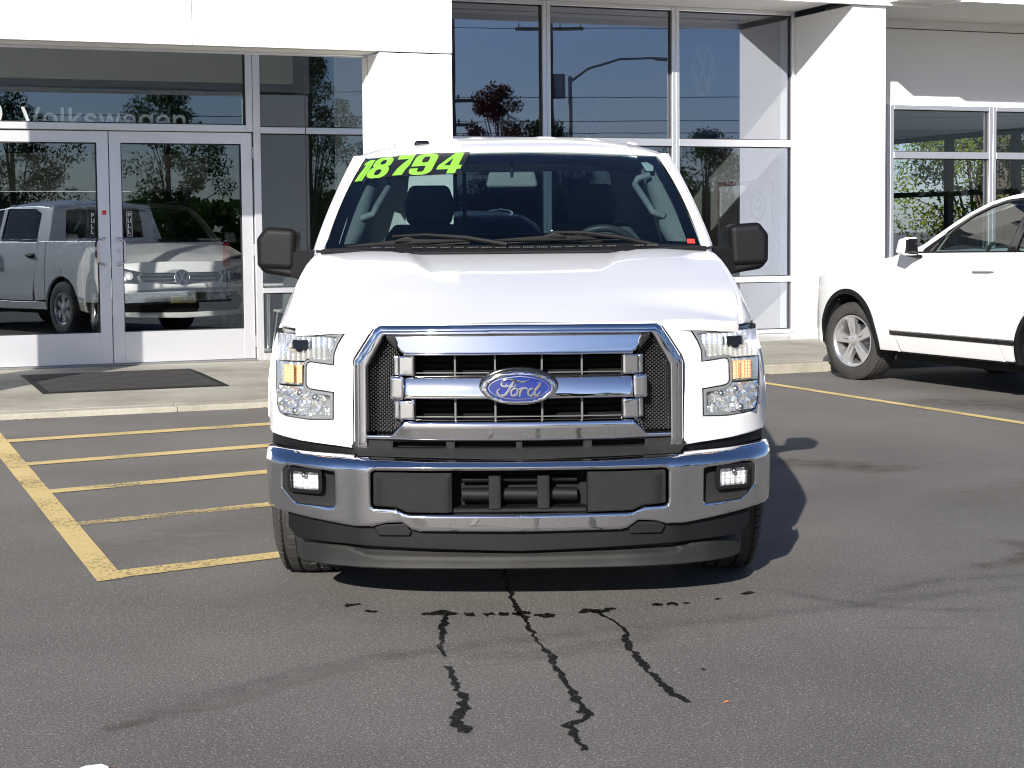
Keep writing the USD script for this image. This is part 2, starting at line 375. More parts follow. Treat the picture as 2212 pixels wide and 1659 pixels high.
mat('concrete', {'g': ('geometry', {}), 'n': ('noise_texture', {'scale': 1.3, 'detail': 8.0, 'roughness': .65}), 'r': ('rgb_ramp', {'ramp': [(.28, (.20, .18, .14)), (.5, (.31, .29, .24)), (.72, (.39, .37, .32))]}),
    'n2': ('noise_texture', {'scale': 90., 'detail': 3.0}), 'r2': ('rgb_ramp', {'ramp': [(.3, (.8, .8, .8)), (.7, (1.1, 1.1, 1.1))]}), 'mu': ('mix', {'mix_type': 'multiply', 'fac': 1.0}), 'b': ('bump', {'strength': .3, 'distance': .003}), 'p': ('principled_bsdf', {'roughness': .85})},
    [('g.position', 'n.vector'), ('n.fac', 'r.fac'), ('g.position', 'n2.vector'), ('n2.fac', 'r2.fac'), ('r.color', 'mu.color1'), ('r2.color', 'mu.color2'), ('mu.color', 'p.base_color'), ('n2.fac', 'b.height'), ('b.normal', 'p.normal')])
mat('door_mat', {'g': ('geometry', {}), 'm': ('mapping', {'rotation': (0, 0, -PHI)}), 'c': ('checker_texture', {'scale': 4.6, 'color1': (.018, .017, .016), 'color2': (.027, .025, .023)}), 'w': ('noise_texture', {'scale': 150.}), 'b': ('bump', {'strength': .8, 'distance': .004}), 'p': ('principled_bsdf', {'roughness': .9})},
    [('g.position', 'm.vector'), ('m.vector', 'c.vector'), ('c.color', 'p.base_color'), ('g.position', 'w.vector'), ('w.fac', 'b.height'), ('b.normal', 'p.normal')])

# ================================================================== the ground
lot_p = thing('parking_lot', 'grey asphalt parking lot with yellow stall lines', 'parking lot', kind='structure')
P = []
xs = np.array([-400, -60, -14, -7, -3.5, 0, 3.5, 7, 14, 60, 400.]); ys = np.array([-400, -80, -20, 0, 3, 5, 7, 9, 11, 13, 16, 20, 26, 60, 400.])
obj(lot_p, 'asphalt', grid_mesh(np.stack([*np.meshgrid(xs, ys, indexing='ij'), np.zeros((len(xs), len(ys)))], -1)), 'asphalt', smooth=False)
if True:
    def flat(poly, z, name, m, parent=lot_p, fade=None, **kw):
        V, T = [], []; n = 0
        for p in polys(poly):
            v, t = tri2d(p); V.append(v); T.append(t + n); n += len(v)
        V, T = np.vstack(V), np.vstack(T)
        a = V[T]; c = (a[:, 1, 0] - a[:, 0, 0]) * (a[:, 2, 1] - a[:, 0, 1]) - (a[:, 1, 1] - a[:, 0, 1]) * (a[:, 2, 0] - a[:, 0, 0])
        T[c < 0] = T[c < 0][:, ::-1]
        return obj(parent, name, tm(np.column_stack([V, np.full(len(V), z)]), T), m, smooth=False, **kw)
    def strip(pts, w): return LineString(pts).buffer(w / 2, cap_style='flat', join_style='mitre')
    thick = Polygon([uvxy(1.045, 13.3), uvxy(1.182, 13.3), uvxy(1.136, 7.30), uvxy(1.133, 7.13), uvxy(1.02, 7.10)])
    flat(thick, .004, 'stall_line', 'paint_fresh', label='thick worn yellow line closing the hatched aisle')
    hatch = [((-3.531, 11.882), (-1.876, 12.785), (-1.849, 12.604), (-3.471, 11.725)), ((-3.058, 10.664), (-1.685, 11.499), (-1.655, 11.323), (-2.997, 10.536)),
             ((-2.604, 9.514), (-1.498, 10.230), (-1.475, 10.068), (-2.543, 9.387)), ((-2.174, 8.422), (-1.302, 8.996), (-1.280, 8.861), (-2.126, 8.322)), ((-1.682, 7.196), (-1.071, 7.581), (-1.046, 7.437), (-1.718, 6.986))]
    for k, (a, b, c, d) in enumerate(hatch):
        ex = lambda p, q: (p[0] + (q[0] - p[0]) * 1.6, p[1] + (q[1] - p[1]) * 1.6)
        flat(Polygon([a, ex(a, b), ex(d, c), d]).difference(thick), .004, 'hatch_line', 'paint_worn' if k == 3 else 'paint_fresh')
    flat(strip([uvxy(8.05, 14.5), uvxy(8.05, 8.0)], .10), .004, 'stall_line', 'paint_fresh', label='thin yellow line between pickup and parked car')
    def jag(pts, w, seed, step=.016, amp=.55):
        """a dark crack: jagged ribbon along a line; w = widths"""
        r = np.random.default_rng(seed); pts = np.asarray(pts, float); s = np.r_[0, np.cumsum(np.linalg.norm(np.diff(pts, axis=0), axis=1))]
        t = np.arange(0, s[-1] + 1e-6, step); x, y = np.interp(t, s, pts[:, 0]), np.interp(t, s, pts[:, 1]); ww = np.interp(t, s, np.broadcast_to(w, len(pts)))
        d = np.gradient(np.stack([x, y], 1), axis=0); d /= np.linalg.norm(d, axis=1, keepdims=True) + 1e-9; nrm = np.stack([-d[:, 1], d[:, 0]], 1)
        from scipy.ndimage import gaussian_filter1d as gf
        sn = lambda sg: gf(r.normal(0, 1, len(t) + 40), sg)[20:20 + len(t)] * math.sqrt(2 * sg * 1.77)
        c = np.stack([x, y], 1) + nrm * (.0035 * sn(3))[:, None]
        l = c + nrm * (ww * .5 * np.clip(1 + amp * (.55 * sn(2.2) + .3 * sn(.8)), .12, 2))[:, None]; q = c - nrm * (ww * .5 * np.clip(1 + amp * (.55 * sn(2.2) + .3 * sn(.8)), .12, 2))[:, None]
        return Polygon(np.vstack([l, q[::-1]])).buffer(0)
    cr = [([(-.045, 7.30), (-.027, 6.781), (.002, 6.441), (.029, 6.245), (.063, 5.976), (.096, 5.799), (.122, 5.708), (.133, 5.535), (.16, 5.333), (.181, 5.171), (.194, 5.068), (.207, 4.969), (.201, 4.921), (.171, 4.898), (.149, 4.852), (.161, 4.806), (.176, 4.752), (.176, 4.695), (.190, 4.615)],
           [.012, .014, .018, .022, .014, .010, .026, .022, .020, .024, .028, .030, .026, .026, .030, .030, .022, .020, .014]),
          ([(-.256, 6.30), (-.262, 6.108), (-.249, 5.865), (-.256, 5.766), (-.233, 5.671)], [.026, .020, .018, .012, .014]),
          ([(-.224, 5.545), (-.204, 5.419), (-.18, 5.262), (-.153, 5.156), (-.153, 5.054), (-.175, 4.957), (-.165, 4.862), (-.137, 4.79)], [.024, .022, .022, .026, .030, .042, .040, .020]),
          ([(.30, 6.345), (.369, 6.157), (.399, 5.977), (.387, 5.874), (.407, 5.647), (.431, 5.466), (.461, 5.295), (.486, 5.176), (.525, 5.085)], [.016, .012, .014, .028, .026, .024, .026, .026, .016]),
          ([(-.345, 6.305), (-.28, 6.335), (-.213, 6.308)], [.03, .075, .025]), ([(-.187, 6.307), (-.149, 6.313)], .05), ([(-.113, 6.292), (-.071, 6.305)], .055), ([(-.059, 6.302), (-.023, 6.30)], .045), ([(-.01, 6.31), (.06, 6.312)], .05),
          ([(.072, 6.274), (.11, 6.27), (.149, 6.263)], [.02, .075, .03]), ([(.25, 6.351), (.31, 6.334), (.378, 6.388)], [.05, .07, .02]), ([(-.652, 6.462), (-.593, 6.506)], .035), ([(-.564, 6.377), (-.513, 6.367)], .03),
          ([(.523, 6.436), (.564, 6.426)], .035), ([(.581, 6.45), (.624, 6.44)], .035), ([(.645, 6.46), (.675, 6.465)], .016), ([(.775, 6.523), (.80, 6.53)], .025), ([(.886, 6.62), (.943, 6.643)], .03), ([(.606, 5.47), (.621, 5.482)], .02)]
    for k, (pts, w) in enumerate(cr):
        flat(jag(pts, w, 40 + k, step=.006 if k < 4 else .004, amp=.6), .0035, 'asphalt_crack', 'wet_tar')
    def smear(name, m, pts, w, z, seed=0, label=None):
        """soft-edged band on the ground: the 'fade' primvar falls to 0 at its edges and ends"""
        pts = np.asarray(pts, float); s = np.r_[0, np.cumsum(np.linalg.norm(np.diff(pts, axis=0), axis=1))]; t = np.linspace(0, s[-1], 40)
        c = np.stack([PchipInterpolator(s, pts[:, 0])(t), PchipInterpolator(s, pts[:, 1])(t)], 1); ww = np.interp(t, s, np.broadcast_to(w, len(pts)))
        d = np.gradient(c, axis=0); d /= np.linalg.norm(d, axis=1, keepdims=True); nrm = np.stack([-d[:, 1], d[:, 0]], 1); k = np.linspace(-1, 1, 9)
        G = c[:, None] + nrm[:, None] * (ww[:, None] * k)[..., None]; G = np.concatenate([G, np.full((*G.shape[:2], 1), z)], -1)
        fd = np.cos(k * np.pi / 2)[None] ** 1.3 * np.clip(np.minimum(t, s[-1] - t) / (s[-1] * .15), 0, 1)[:, None]
        m_ = grid_mesh(G)
        if m_.face_normals[:, 2].mean() < 0: m_.invert()
        path = obj(lot_p, name, m_, m, smooth=False, label=label)
        pv = UsdGeom.PrimvarsAPI(stage.GetPrimAtPath(path)).CreatePrimvar('fade', Sdf.ValueTypeNames.FloatArray, 'vertex'); pv.Set(list(map(float, fd.ravel())))
    smear('tyre_mark', 'rubber_mark', [(-1.3, 4.55), (-.9, 5.25), (-.55, 5.62), (-.1, 5.86), (.35, 6.05), (.9, 6.25), (1.6, 6.55), (2.4, 6.85)], .09, .0012)
    smear('tyre_mark', 'rubber_mark', [(.98, 6.75), (1.15, 6.55), (1.45, 6.35), (1.9, 6.30)], .06, .0018)
    smear('tyre_mark', 'rubber_mark', [(1.3, 6.45), (1.9, 6.9), (2.35, 6.95), (2.8, 6.6)], .07, .0024)
    smear('tyre_mark', 'rubber_mark', [(-.25, 5.72), (0, 5.68), (.3, 5.82), (.55, 6.05)], .10, .0021)
    smear('scuff_mark', 'dust_mark', [(-1.15, 5.05), (-.95, 5.08), (-.70, 5.38), (-.45, 5.62)], .06, .0030)
    smear('scuff_mark', 'dust_mark', [(-.25, 5.52), (.0, 5.60), (.2, 5.72), (.6, 5.70)], .025, .0030)
    smear('scuff_mark', 'dust_mark', [(1.25, 6.05), (1.6, 6.02)], .03, .0030)
    smear('oil_stain', 'brown_stain', [(1.55, 10.45), (2.0, 10.2), (2.35, 9.95)], .28, .0012)
    smear('oil_stain', 'brown_stain', [(1.85, 7.1), (2.1, 7.2), (2.3, 7.55), (2.15, 7.75)], .09, .0030)
    smear('oil_stain', 'brown_stain', [(-1.2, 4.85), (-1.05, 4.98)], .04, .0026)
    smear('oil_stain', 'brown_stain', [(3.2, 14.3), (4.2, 13.2), (5.2, 12.2)], .5, .0012)
    smear('scuff_mark', 'dust_mark', [(2.54, 10.30), (2.66, 10.30)], .05, .0034)
    smear('scuff_mark', 'dust_mark', [(-2.2, 7.2), (-1.0, 9.2), (-.8, 11.2)], .35, .0006)
    smear('scuff_mark', 'dust_mark', [(2.2, 8.6), (3.4, 9.4), (4.6, 9.2)], .45, .0006)

# small litter
m = hull(.45 * np.array([(-.022, -.004, 0), (-.008, -.014, .006), (.014, -.012, .010), (.024, .0, .004), (.010, .013, .012), (-.012, .011, .008), (0, 0, .015)]))
x, y = .637, 5.084
tp = thing('fallen_leaf', 'tiny curled orange leaf lying on the open asphalt', 'leaf', loc=(x, y, .002))
obj(tp, 'blade', m, 'orange_leaf')
obj(tp, 'stalk', tube([(.010, 0, .002), (.016, .002, .0015)], .0007, 5), 'dry_leaf')
tp = thing('paper_scrap', 'white scrap with brown tip at the bottom edge of the photo', 'litter', loc=(-1.119, 4.465, .002))
k = np.array([(-.055, -.05, .002), (.03, -.05, .006), (.036, .01, .010), (.012, .028, .012), (-.03, .022, .009), (-.055, .0, .004)])
obj(tp, 'sheet', hull(np.vstack([k, k + [0, 0, .003]])), 'paper_white')
obj(tp, 'torn_tip', hull(np.array([(.032, -.02, .007), (.06, .0, .006), (.055, .02, .008), (.034, .012, .011), (.045, 0, .014)])), 'dry_leaf')

# ================================================================== sidewalk
walk = thing('sidewalk', 'pale concrete sidewalk along the shop front', 'sidewalk', kind='structure')
kerb = [(-9, 13.68), (4.9, 13.68), (6.9, 14.50), (9.0, 14.55), (20, 14.70)]
area = Polygon(kerb + [(20, 18.66), (11.36, 18.66), (6.3, 18.66), (5.5, 17.5), (-9, 17.5)])
cuts = [-6.4, -3.3, -.35, 2.63, 5.0, 7.0, 9.2, 11.5, 13.8, 16.2]
us = [-9] + cuts + [20]
inner = area.intersection(Polygon([(u, v + .16) for u, v in kerb] + [(20, 19), (-9, 19)]))
def apron(m):
    v = np.array(m.vertices); lo = np.clip((16.13 - v[:, 1]) / 2.29, 0, 1) * .048 * np.clip((7.0 - v[:, 0]) / 2.0, 0, 1)
    v[:, 2] = np.where(v[:, 2] > .05, v[:, 2] - lo, v[:, 2]); return tm(v, m.faces)
for a, b in zip(us[:-1], us[1:]):
    for v0, v1 in ((13, 16.13), (16.13, 19)):
        for s in polys(inner.intersection(sbox(a + .004, v0 + .004, b - .004, v1 - .004))):
            obj(walk, 'paving_slab', lot(apron(extr(s, .11, lambda x, y, z: (x, y, z - .01)))), 'concrete', smooth=False)
obj(walk, 'joint_bed', lot(extr(inner, .05, lambda x, y, z: (x, y, z - .015))), 'concrete', smooth=False)
kb = Polygon(kerb + [(u, v + .152) for u, v in reversed(kerb)])
for a, b in zip(us[:-1], us[1:]):
    for s in polys(kb.intersection(sbox(a + .003, 13, b - .003, 19))):
        obj(walk, 'kerb_stone', lot(apron(panel(s, lambda x, y: (x, y, np.full_like(x, .098)), (0, 0, 1), cell=.5, r=.02, thick=.12))), 'concrete', smooth=40)
tp = thing('doormat', 'dark ribbed rubber doormat on the sidewalk before the glass doors', 'doormat', loc=(*uvxy(2.53, 15.8), .10), rotz=22)
def lay(m):
    v = np.array(m.vertices); v[:, 2] += np.minimum(0, .021 * (v[:, 1] - .33)); return tm(v, m.faces)
for y0, y1 in ((-.80, .33), (.33, .80)): obj(tp, 'mat_field', lay(box(-.74, .74, y0, y1, .002, .013)), 'door_mat', smooth=False)
for x0, x1, y0, y1 in ((-.80, -.742, -.86, .33), (-.80, -.742, .33, .86), (.742, .80, -.86, .33), (.742, .80, .33, .86), (-.74, .74, -.86, -.802), (-.74, .74, .802, .86)):
    obj(tp, 'edge_strip', lay(box(x0, x1, y0, y1, .001, .009)), 'textured_black', smooth=False)

# ================================================================== dealership building
bld = thing('dealership_building', 'white car dealership with glazed showroom, glass doors and white fascia', 'building')
VF, VD, VG = 17.2, 17.53, 18.7
ZS, ZC = .10, 4.08
# free-standing white portal in front of the doors: fascia panels, two piers, soffit
portal = thing('entrance_portal', 'white free-standing entrance portal framing the glass doors', 'portal')
PF, PB, PZ, PT = 14.83, 15.33, 3.045, 5.25
for a, b in ((.35, 3.047), (3.053, 5.43)):
    obj(portal, 'fascia_panel', lbox(a, b, PF, PF + .04, PZ, PT, .003), 'panel_white', smooth=False)
obj(portal, 'beam', lbox(.36, 5.425, PF + .042, PB - .03, PZ + .02, PT - .02), 'stucco', smooth=False)
for a, b in ((.35, 2.2), (2.204, 4.0), (4.004, 5.425)): obj(portal, 'back_panel', lbox(a, b, PB - .028, PB, PZ + .03, PT - .01), 'portal_back', smooth=False)
obj(portal, 'soffit_trim', lbox(1.052, 4.728, PF + .05, PB - .14, PZ - .004, PZ + .018), 'soffit_paint', smooth=False)
obj(portal, 'soffit_trim', lbox(1.052, 4.728, PB - .132, PB - .004, PZ - .016, PZ + .018, .003), 'aluminium', smooth=False)
for a, b, c in ((4.73, 5.427, 4.73), (.353, 1.05, 1.05)):
    obj(portal, 'pier', lbox(a, b, PF + .002, PB - .15, ZS - .05, PZ - .012, .004), 'stucco', smooth=False)
    obj(portal, 'pier', lbox(a + .02, b - .02, PB - .148, PB, ZS - .05, PZ - .012, .004), 'panel_white', smooth=False)
    obj(portal, 'jamb_trim', lbox(c - .012, c + .012, PB - .145, PB - .004, ZS, PZ - .018, .003), 'soffit_paint', smooth=False)
# building front over the doors
obj(bld, 'front_wall', [lbox(-6, 6.28, VD - .06, VD + .15, 3.95, 5.0), lbox(-6, -1.0, VD - .06, VD + .15, ZS, 3.95)], 'stucco', smooth=False)
obj(bld, 'pier', lbox(5.50, 6.288, VD - .06, VG + .25, ZS, 3.95, .004), 'stucco', smooth=False, label='white building pier behind the portal pier')
# middle: deep soffit over the showroom glass, right pier, right wing
obj(bld, 'soffit', lbox(6.10, 11.37, VF + .16, VG + .1, ZC + .03, ZC + .12), 'soffit_paint', smooth=False)
obj(bld, 'soffit_joint', lbox(6.4, 11.3, VF + .55, VF + .56, ZC + .024, ZC + .031), 'gasket', smooth=False)
obj(bld, 'fascia_panel', lbox(6.10, 12.42, VF + .10, VF + .16, ZC - .04, 5.3, .003), 'panel_white', smooth=False)
obj(bld, 'pier', lbox(11.375, 11.84, VF + .163, VG + .3, ZS, ZC - .043, .004), 'stucco', smooth=False, label='white pier right of the tall showroom glass')
obj(bld, 'wing_soffit', [lbox(11.842, 20, VF - .30, VG - .004, ZC + .0, ZC + .10)], 'soffit_paint', smooth=False)
obj(bld, 'wing_fascia', [lbox(12.62, 20, VF - .36, VF - .304, ZC - .02, 5.3), lot(extr(Polygon([(12.424, VF + .09), (12.424, VF + .16), (12.62, VF - .31), (12.615, VF - .355)]), 1.22, lambda x, y, z: (x, y, z + ZC - .018)))], 'panel_white', smooth=False)
obj(bld, 'wing_wall', [lbox(11.6, 20, VG, VG + .25, 2.99, ZC), lbox(11.6, 12.78, VG + .02, VG + .25, ZS, 2.99), lbox(12.78, 20, VG, VG + .25, ZS, .45)], 'stucco', smooth=False)
obj(bld, 'wall_joint', lbox(11.86, 20, VG - .004, VG, 3.60 + .36, 3.60 + .37), 'gasket', smooth=False)
obj(bld, 'roof', [lbox(-9, 6.28, VD - .05, 34, 5.0, 5.1), lbox(6.29, 20, VF + .165, 34, 4.72, 4.9)], 'roofing', smooth=False)

def window(name, u0, u1, z0, z1, v, glass, bars=(), fw=.07, dep=.11, label=None):
    """frame > panes: bars = horizontal rails (z centre, height)"""
    fr = [lbox(u0, u0 + fw, v - dep / 2, v + dep / 2, z0, z1, .004), lbox(u1 - fw, u1, v - dep / 2, v + dep / 2, z0, z1, .004),
          lbox(u0 + fw + .0005, u1 - fw - .0005, v - dep / 2 + .002, v + dep / 2 - .002, z0, z0 + fw, .004), lbox(u0 + fw + .0005, u1 - fw - .0005, v - dep / 2 + .002, v + dep / 2 - .002, z1 - fw, z1, .004)]
    zs = [z0 + fw]
    for zc, hh in bars:
        fr.append(lbox(u0 + fw + .0005, u1 - fw - .0005, v - dep / 2 + .002, v + dep / 2 - .002, zc - hh / 2, zc + hh / 2, .004)); zs += [zc - hh / 2, zc + hh / 2]
    zs.append(z1 - fw)
    w = obj(bld, name, fr, 'aluminium', smooth=False, label=label)
    for a, b in zip(zs[::2], zs[1::2]):
        obj(w, 'pane', lbox(u0 + fw - .004, u1 - fw + .004, v - .004, v + .004, a - .004, b + .004), glass, smooth=False)
        obj(w, 'gasket', [lbox(u0 + fw, u1 - fw, v - .022, v - .0045, a, a + .010), lbox(u0 + fw, u1 - fw, v - .022, v - .0045, b - .012, b),
                          lbox(u0 + fw, u0 + fw + .010, v - .022, v - .0045, a + .010, b - .012), lbox(u1 - fw - .016, u1 - fw, v - .022, v - .0045, a + .010, b - .012)], 'gasket', smooth=False)
    return w
# door bay
for a, b in ((-1.0, .06), (.10, 1.19), (4.205, 5.495)):
    window('side_window', a, b, ZS, 3.95, VD, 'shop_glass', bars=((2.485, .065), (.825, .055)), fw=.075)
window('transom_window', 1.195, 4.20, 2.465, 3.95, VD, 'shop_glass', fw=.07)
obj(bld, 'door_frame', lbox(1.195, 1.255, VD - .05, VD + .05, ZS, 2.462), 'aluminium', smooth=False)
obj(bld, 'threshold', lbox(1.26, 4.2, VD - .08, VD + .06, ZS, ZS + .018, .005), 'hinge_metal', smooth=False)
def door(u0, u1, hinge, hinge_u, pull):
    z0, z1, d = ZS + .022, 2.455, .045
    sl, st, sr, sb = .115, .115, .115, .315
    parts = [lbox(u0, u0 + sl, VD - d / 2, VD + d / 2, z0, z1, .003), lbox(u1 - sr, u1, VD - d / 2, VD + d / 2, z0, z1, .003),
             lbox(u0 + sl, u1 - sr, VD - d / 2 + .001, VD + d / 2 - .001, z0, z0 + sb, .003), lbox(u0 + sl, u1 - sr, VD - d / 2 + .001, VD + d / 2 - .001, z1 - st, z1, .003)]
    p = obj(bld, 'glass_door', parts, 'aluminium', smooth=False)
    a, b, lo, hi = u0 + sl, u1 - sr, z0 + sb, z1 - st
    obj(p, 'pane', lbox(a - .004, b + .004, VD - .004, VD + .004, lo - .004, hi + .004), 'shop_glass', smooth=False)
    obj(p, 'gasket', [lbox(a, b, VD - .02, VD - .0045, lo, lo + .008), lbox(a, b, VD - .02, VD - .0045, hi - .012, hi), lbox(a, a + .008, VD - .02, VD - .0045, lo + .008, hi - .012), lbox(b - .012, b, VD - .02, VD - .0045, lo + .008, hi - .012)], 'gasket', smooth=False)
    cu = pull
    s = -1 if pull < 2.74 else 1
    bow = [(cu, VD - .02, 1.115), (cu, VD - .06, 1.115), (cu + s * .012, VD - .075, 1.125), (cu + s * .06, VD - .075, 1.14), (cu + s * .066, VD - .075, 1.17), (cu + s * .066, VD - .075, 1.33), (cu + s * .06, VD - .075, 1.36), (cu + s * .012, VD - .075, 1.375), (cu, VD - .06, 1.385), (cu, VD - .02, 1.385)]
    obj(p, 'pull_handle', lot(tube(bow, .012, 10)), 'satin_chrome', smooth=True)
    for z in (.30, 1.25, 2.25):
        obj(p, 'hinge', lot(cyl((hinge_u, VD - .035, z - .06), (hinge_u, VD - .035, z + .06), .012, 10)), 'hinge_metal', smooth=40)
    return p, a, b, lo, hi
dl = door(1.262, 2.728, 1, 1.258, 2.665)
dr = door(2.737, 4.192, 1, 4.20, 2.80)
obj(dr[0], 'lock', lot(cyl((2.80, VD - .034, 1.25), (2.80, VD - .02, 1.25), .018, 16)), 'satin_chrome')
stk = obj(dr[0], 'pull_sticker', lbox(2.895, 2.955, VD - .0065, VD - .0045, 1.40, 1.655), 'sticker_black', smooth=False)
letters = []
for k, ch in enumerate('PULL'):
    g = text_poly(ch, .040); x0, y0, x1, y1 = g.bounds
    letters.append(lot(extr(affinity.translate(g, 2.925 - (x0 + x1) / 2, 1.598 - k * .056), .001, lambda x, y, z: (x, VD - .0085 + z, y))))
letters.append(lot(extr(sbox(2.898, 1.403, 2.952, 1.652).difference(sbox(2.902, 1.407, 2.948, 1.648)), .001, lambda x, y, z: (x, VD - .0085 + z, y))))
obj(stk, 'lettering', letters, 'white_sticker', smooth=False)
stk = obj(dl[0], 'pull_sticker', lbox(2.525, 2.585, VD - .0065, VD - .0045, 1.40, 1.655), 'sticker_black', smooth=False)
letters = [lot(extr(affinity.translate(text_poly(ch, .040), 2.555 - .014, 1.598 - k * .056), .001, lambda x, y, z: (x, VD - .0085 + z, y))) for k, ch in enumerate('PULL')]
obj(stk, 'lettering', letters, 'white_sticker', smooth=False)
obj(dl[0], 'alarm_sticker', lbox(2.655, 2.693, VD - .0265, VD - .0245, 1.62, 1.665), 'red_sticker', smooth=False)
# lettering behind the transom glass
g = text_poly('Volkswagen', .30, .004, bold=False); x0, y0, x1, y1 = g.bounds
sc = 1.62 / (x1 - x0)
g = affinity.translate(affinity.scale(g, sc, sc, origin=(x0, 0)), 1.90 - x0, 2.475)
ring = affinity.translate(Point(0, 0).buffer(.17).difference(Point(0, 0).buffer(.14)), 1.55, 2.62)
g = unary_union([g, ring]).intersection(sbox(1.28, 2.50, 4.1, 3.2))
obj(bld, 'glass_lettering', lot(extr(g, .002, lambda x, y, z: (x, VD + .008 + z, y))), 'frosted', smooth=False)
# showroom glass
for a, b in ((6.292, 8.0), (8.003, 9.70), (9.703, 11.372)):
    window('showroom_window', a, b, ZS + .01, ZC + .028, VG, 'tower_glass', bars=((2.475, .085), (.79, .07)), fw=.048 if a > 6.3 else .05, dep=.13)
for a, b in ((12.785, 14.38), (14.383, 16.0), (16.003, 17.6), (17.603, 20.0)):
    window('wing_window', a, b, .452, 2.987, VG, 'wing_glass', bars=((2.35, .085),), fw=.055, dep=.13)
# interior shell
obj(bld, 'showroom_floor', [lbox(-6, 11.36, VD + .08, 33.4, .02, .105)], 'floor_tile', smooth=False)
obj(bld, 'wing_floor', lbox(11.62, 20, VG + .26, 33.4, .02, .10), 'floor_tile', smooth=False)
obj(bld, 'showroom_ceiling', [lbox(-6, 11.36, VD + .17, 33.4, 4.32, 4.40)], 'ceiling_tile', smooth=False)
obj(bld, 'wing_ceiling', lbox(11.62, 18.2, VG + .26, 33.4, 3.02, 3.08), 'ceiling_tile', smooth=False)
obj(bld, 'interior_wall', [lbox(11.38, 11.60, VG + .3, 33.4, .1, 4.7)], 'wall_beige', smooth=False, label='sunlit beige wall at the right of the showroom')
obj(bld, 'interior_wall', [lbox(5.8, 11.37, 33.3, 33.5, .1, 4.31)], 'wall_white', smooth=False, label='far back wall of the showroom')
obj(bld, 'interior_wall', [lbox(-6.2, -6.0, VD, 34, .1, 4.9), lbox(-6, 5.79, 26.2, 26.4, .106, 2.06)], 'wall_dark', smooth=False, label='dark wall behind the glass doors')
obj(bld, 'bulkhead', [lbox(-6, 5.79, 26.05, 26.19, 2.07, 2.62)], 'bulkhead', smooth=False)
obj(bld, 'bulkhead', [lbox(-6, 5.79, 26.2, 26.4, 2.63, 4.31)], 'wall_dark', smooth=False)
obj(bld, 'bulkhead', [lbox(-6, 5.3, 20.0, 20.1, 3.19, 4.315)], 'bulkhead', smooth=False)
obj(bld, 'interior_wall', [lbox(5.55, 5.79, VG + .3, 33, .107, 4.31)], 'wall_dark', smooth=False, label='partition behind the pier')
# far glazing of the wing, looking out to the trees
fr = []
for v_ in (21.2, 23.0, 24.8, 26.6, 28.4, 30.2): fr.append(lbox(18.2, 18.32, v_, v_ + .12, .1, 3.0))
for z_ in (.1, 1.95, 2.93): fr.append(lbox(18.21, 18.31, VG + .3, 33, z_, z_ + .09))
obj(bld, 'far_window_frame', fr, 'wall_dark', smooth=False)
obj(bld, 'wing_back_wall', lbox(11.62, 18.2, 33.2, 33.4, .1, 3.0), 'wall_white', smooth=False)

# ------------------------------------------------------------------ showroom contents
for k, (v0, v1, z0, z1, mark, lab) in enumerate(((20.05, 21.95, 2.60, 4.20, .34, 'blue wall banner with round white emblem nearest the glass'), (24.5, 26.0, 2.05, 3.55, .45, 'blue wall banner with car wheel picture, middle of the showroom wall'), (28.6, 30.3, 1.7, 3.45, .33, 'farthest blue wall banner with faint emblem, showroom wall'))):
    tp = thing('wall_banner', lab, 'banner', group=None)
    obj(tp, 'cloth', lbox(11.352, 11.374, v0, v1, z0, z1), 'banner_blue', smooth=False)
    c = ((v0 + v1) / 2, z0 + (z1 - z0) * (.62 if k != 1 else .45))
    if k != 1: g = emblem(mark)
    else: g = unary_union([Point(0, 0).buffer(.5).difference(Point(0, 0).buffer(.40)), Point(0, 0).buffer(.14), Point(.15, .62).buffer(.62).difference(Point(.15, .62).buffer(.55)).intersection(sbox(-.7, .1, .75, 1.3))])
    g = affinity.translate(affinity.scale(g, -1, 1, origin=(0, 0)), *c).intersection(sbox(v0, z0, v1, z1))
    obj(tp, 'emblem' if k != 1 else 'wheel_picture', lot(extr(g, .003, lambda x, y, z: (11.346 + z, x, y))), 'banner_mark', smooth=False)
# poster panel and display boards against the right wall
tp = thing('display_board', 'framed pale poster board on the sunlit showroom wall', 'poster')
obj(tp, 'frame', [lbox(11.33, 11.372, 19.15, 20.55, .95, 1.0), lbox(11.33, 11.372, 19.15, 20.55, 2.0, 2.05), lbox(11.33, 11.372, 19.15, 19.2, 1.0, 2.0), lbox(11.33, 11.372, 20.5, 20.55, 1.0, 2.0)], 'aluminium', smooth=False)
obj(tp, 'sheet', lbox(11.345, 11.372, 19.2, 20.5, 1.0, 2.0), 'wall_white', smooth=False)
obj(tp, 'ring_print', lot(extr(affinity.translate(Point(0, 0).buffer(.2).difference(Point(0, 0).buffer(.165)).union(Point(0, 0).buffer(.09).difference(Point(0, 0).buffer(.05))), 19.5, 1.72), .002, lambda x, y, z: (11.341 + z, x, y))), 'wall_beige', smooth=False)
tp = thing('sign_panel', 'orange topped white notice panel standing inside the showroom', 'sign')
obj(tp, 'orange_top', lbox(10.45, 10.95, 21.0, 21.04, 1.62, 2.05), 'orange_panel', smooth=False)
obj(tp, 'text_sheet', lbox(10.45, 10.95, 21.0, 21.04, .6, 1.60), 'paper_white', smooth=False)
rows = [sbox(10.50, 1.50 - k * .09, 10.50 + w, 1.515 - k * .09) for k, w in enumerate((.3, .36, .05, .28, .34, .06, .3, .22, .33))]
obj(tp, 'print_rows', lot(extr(unary_union(rows), .002, lambda x, y, z: (x, 20.996 + z, y))), 'sticker_black', smooth=False)
obj(tp, 'foot', lbox(10.45, 10.95, 20.85, 21.2, .106, .12), 'wall_dark', smooth=False)
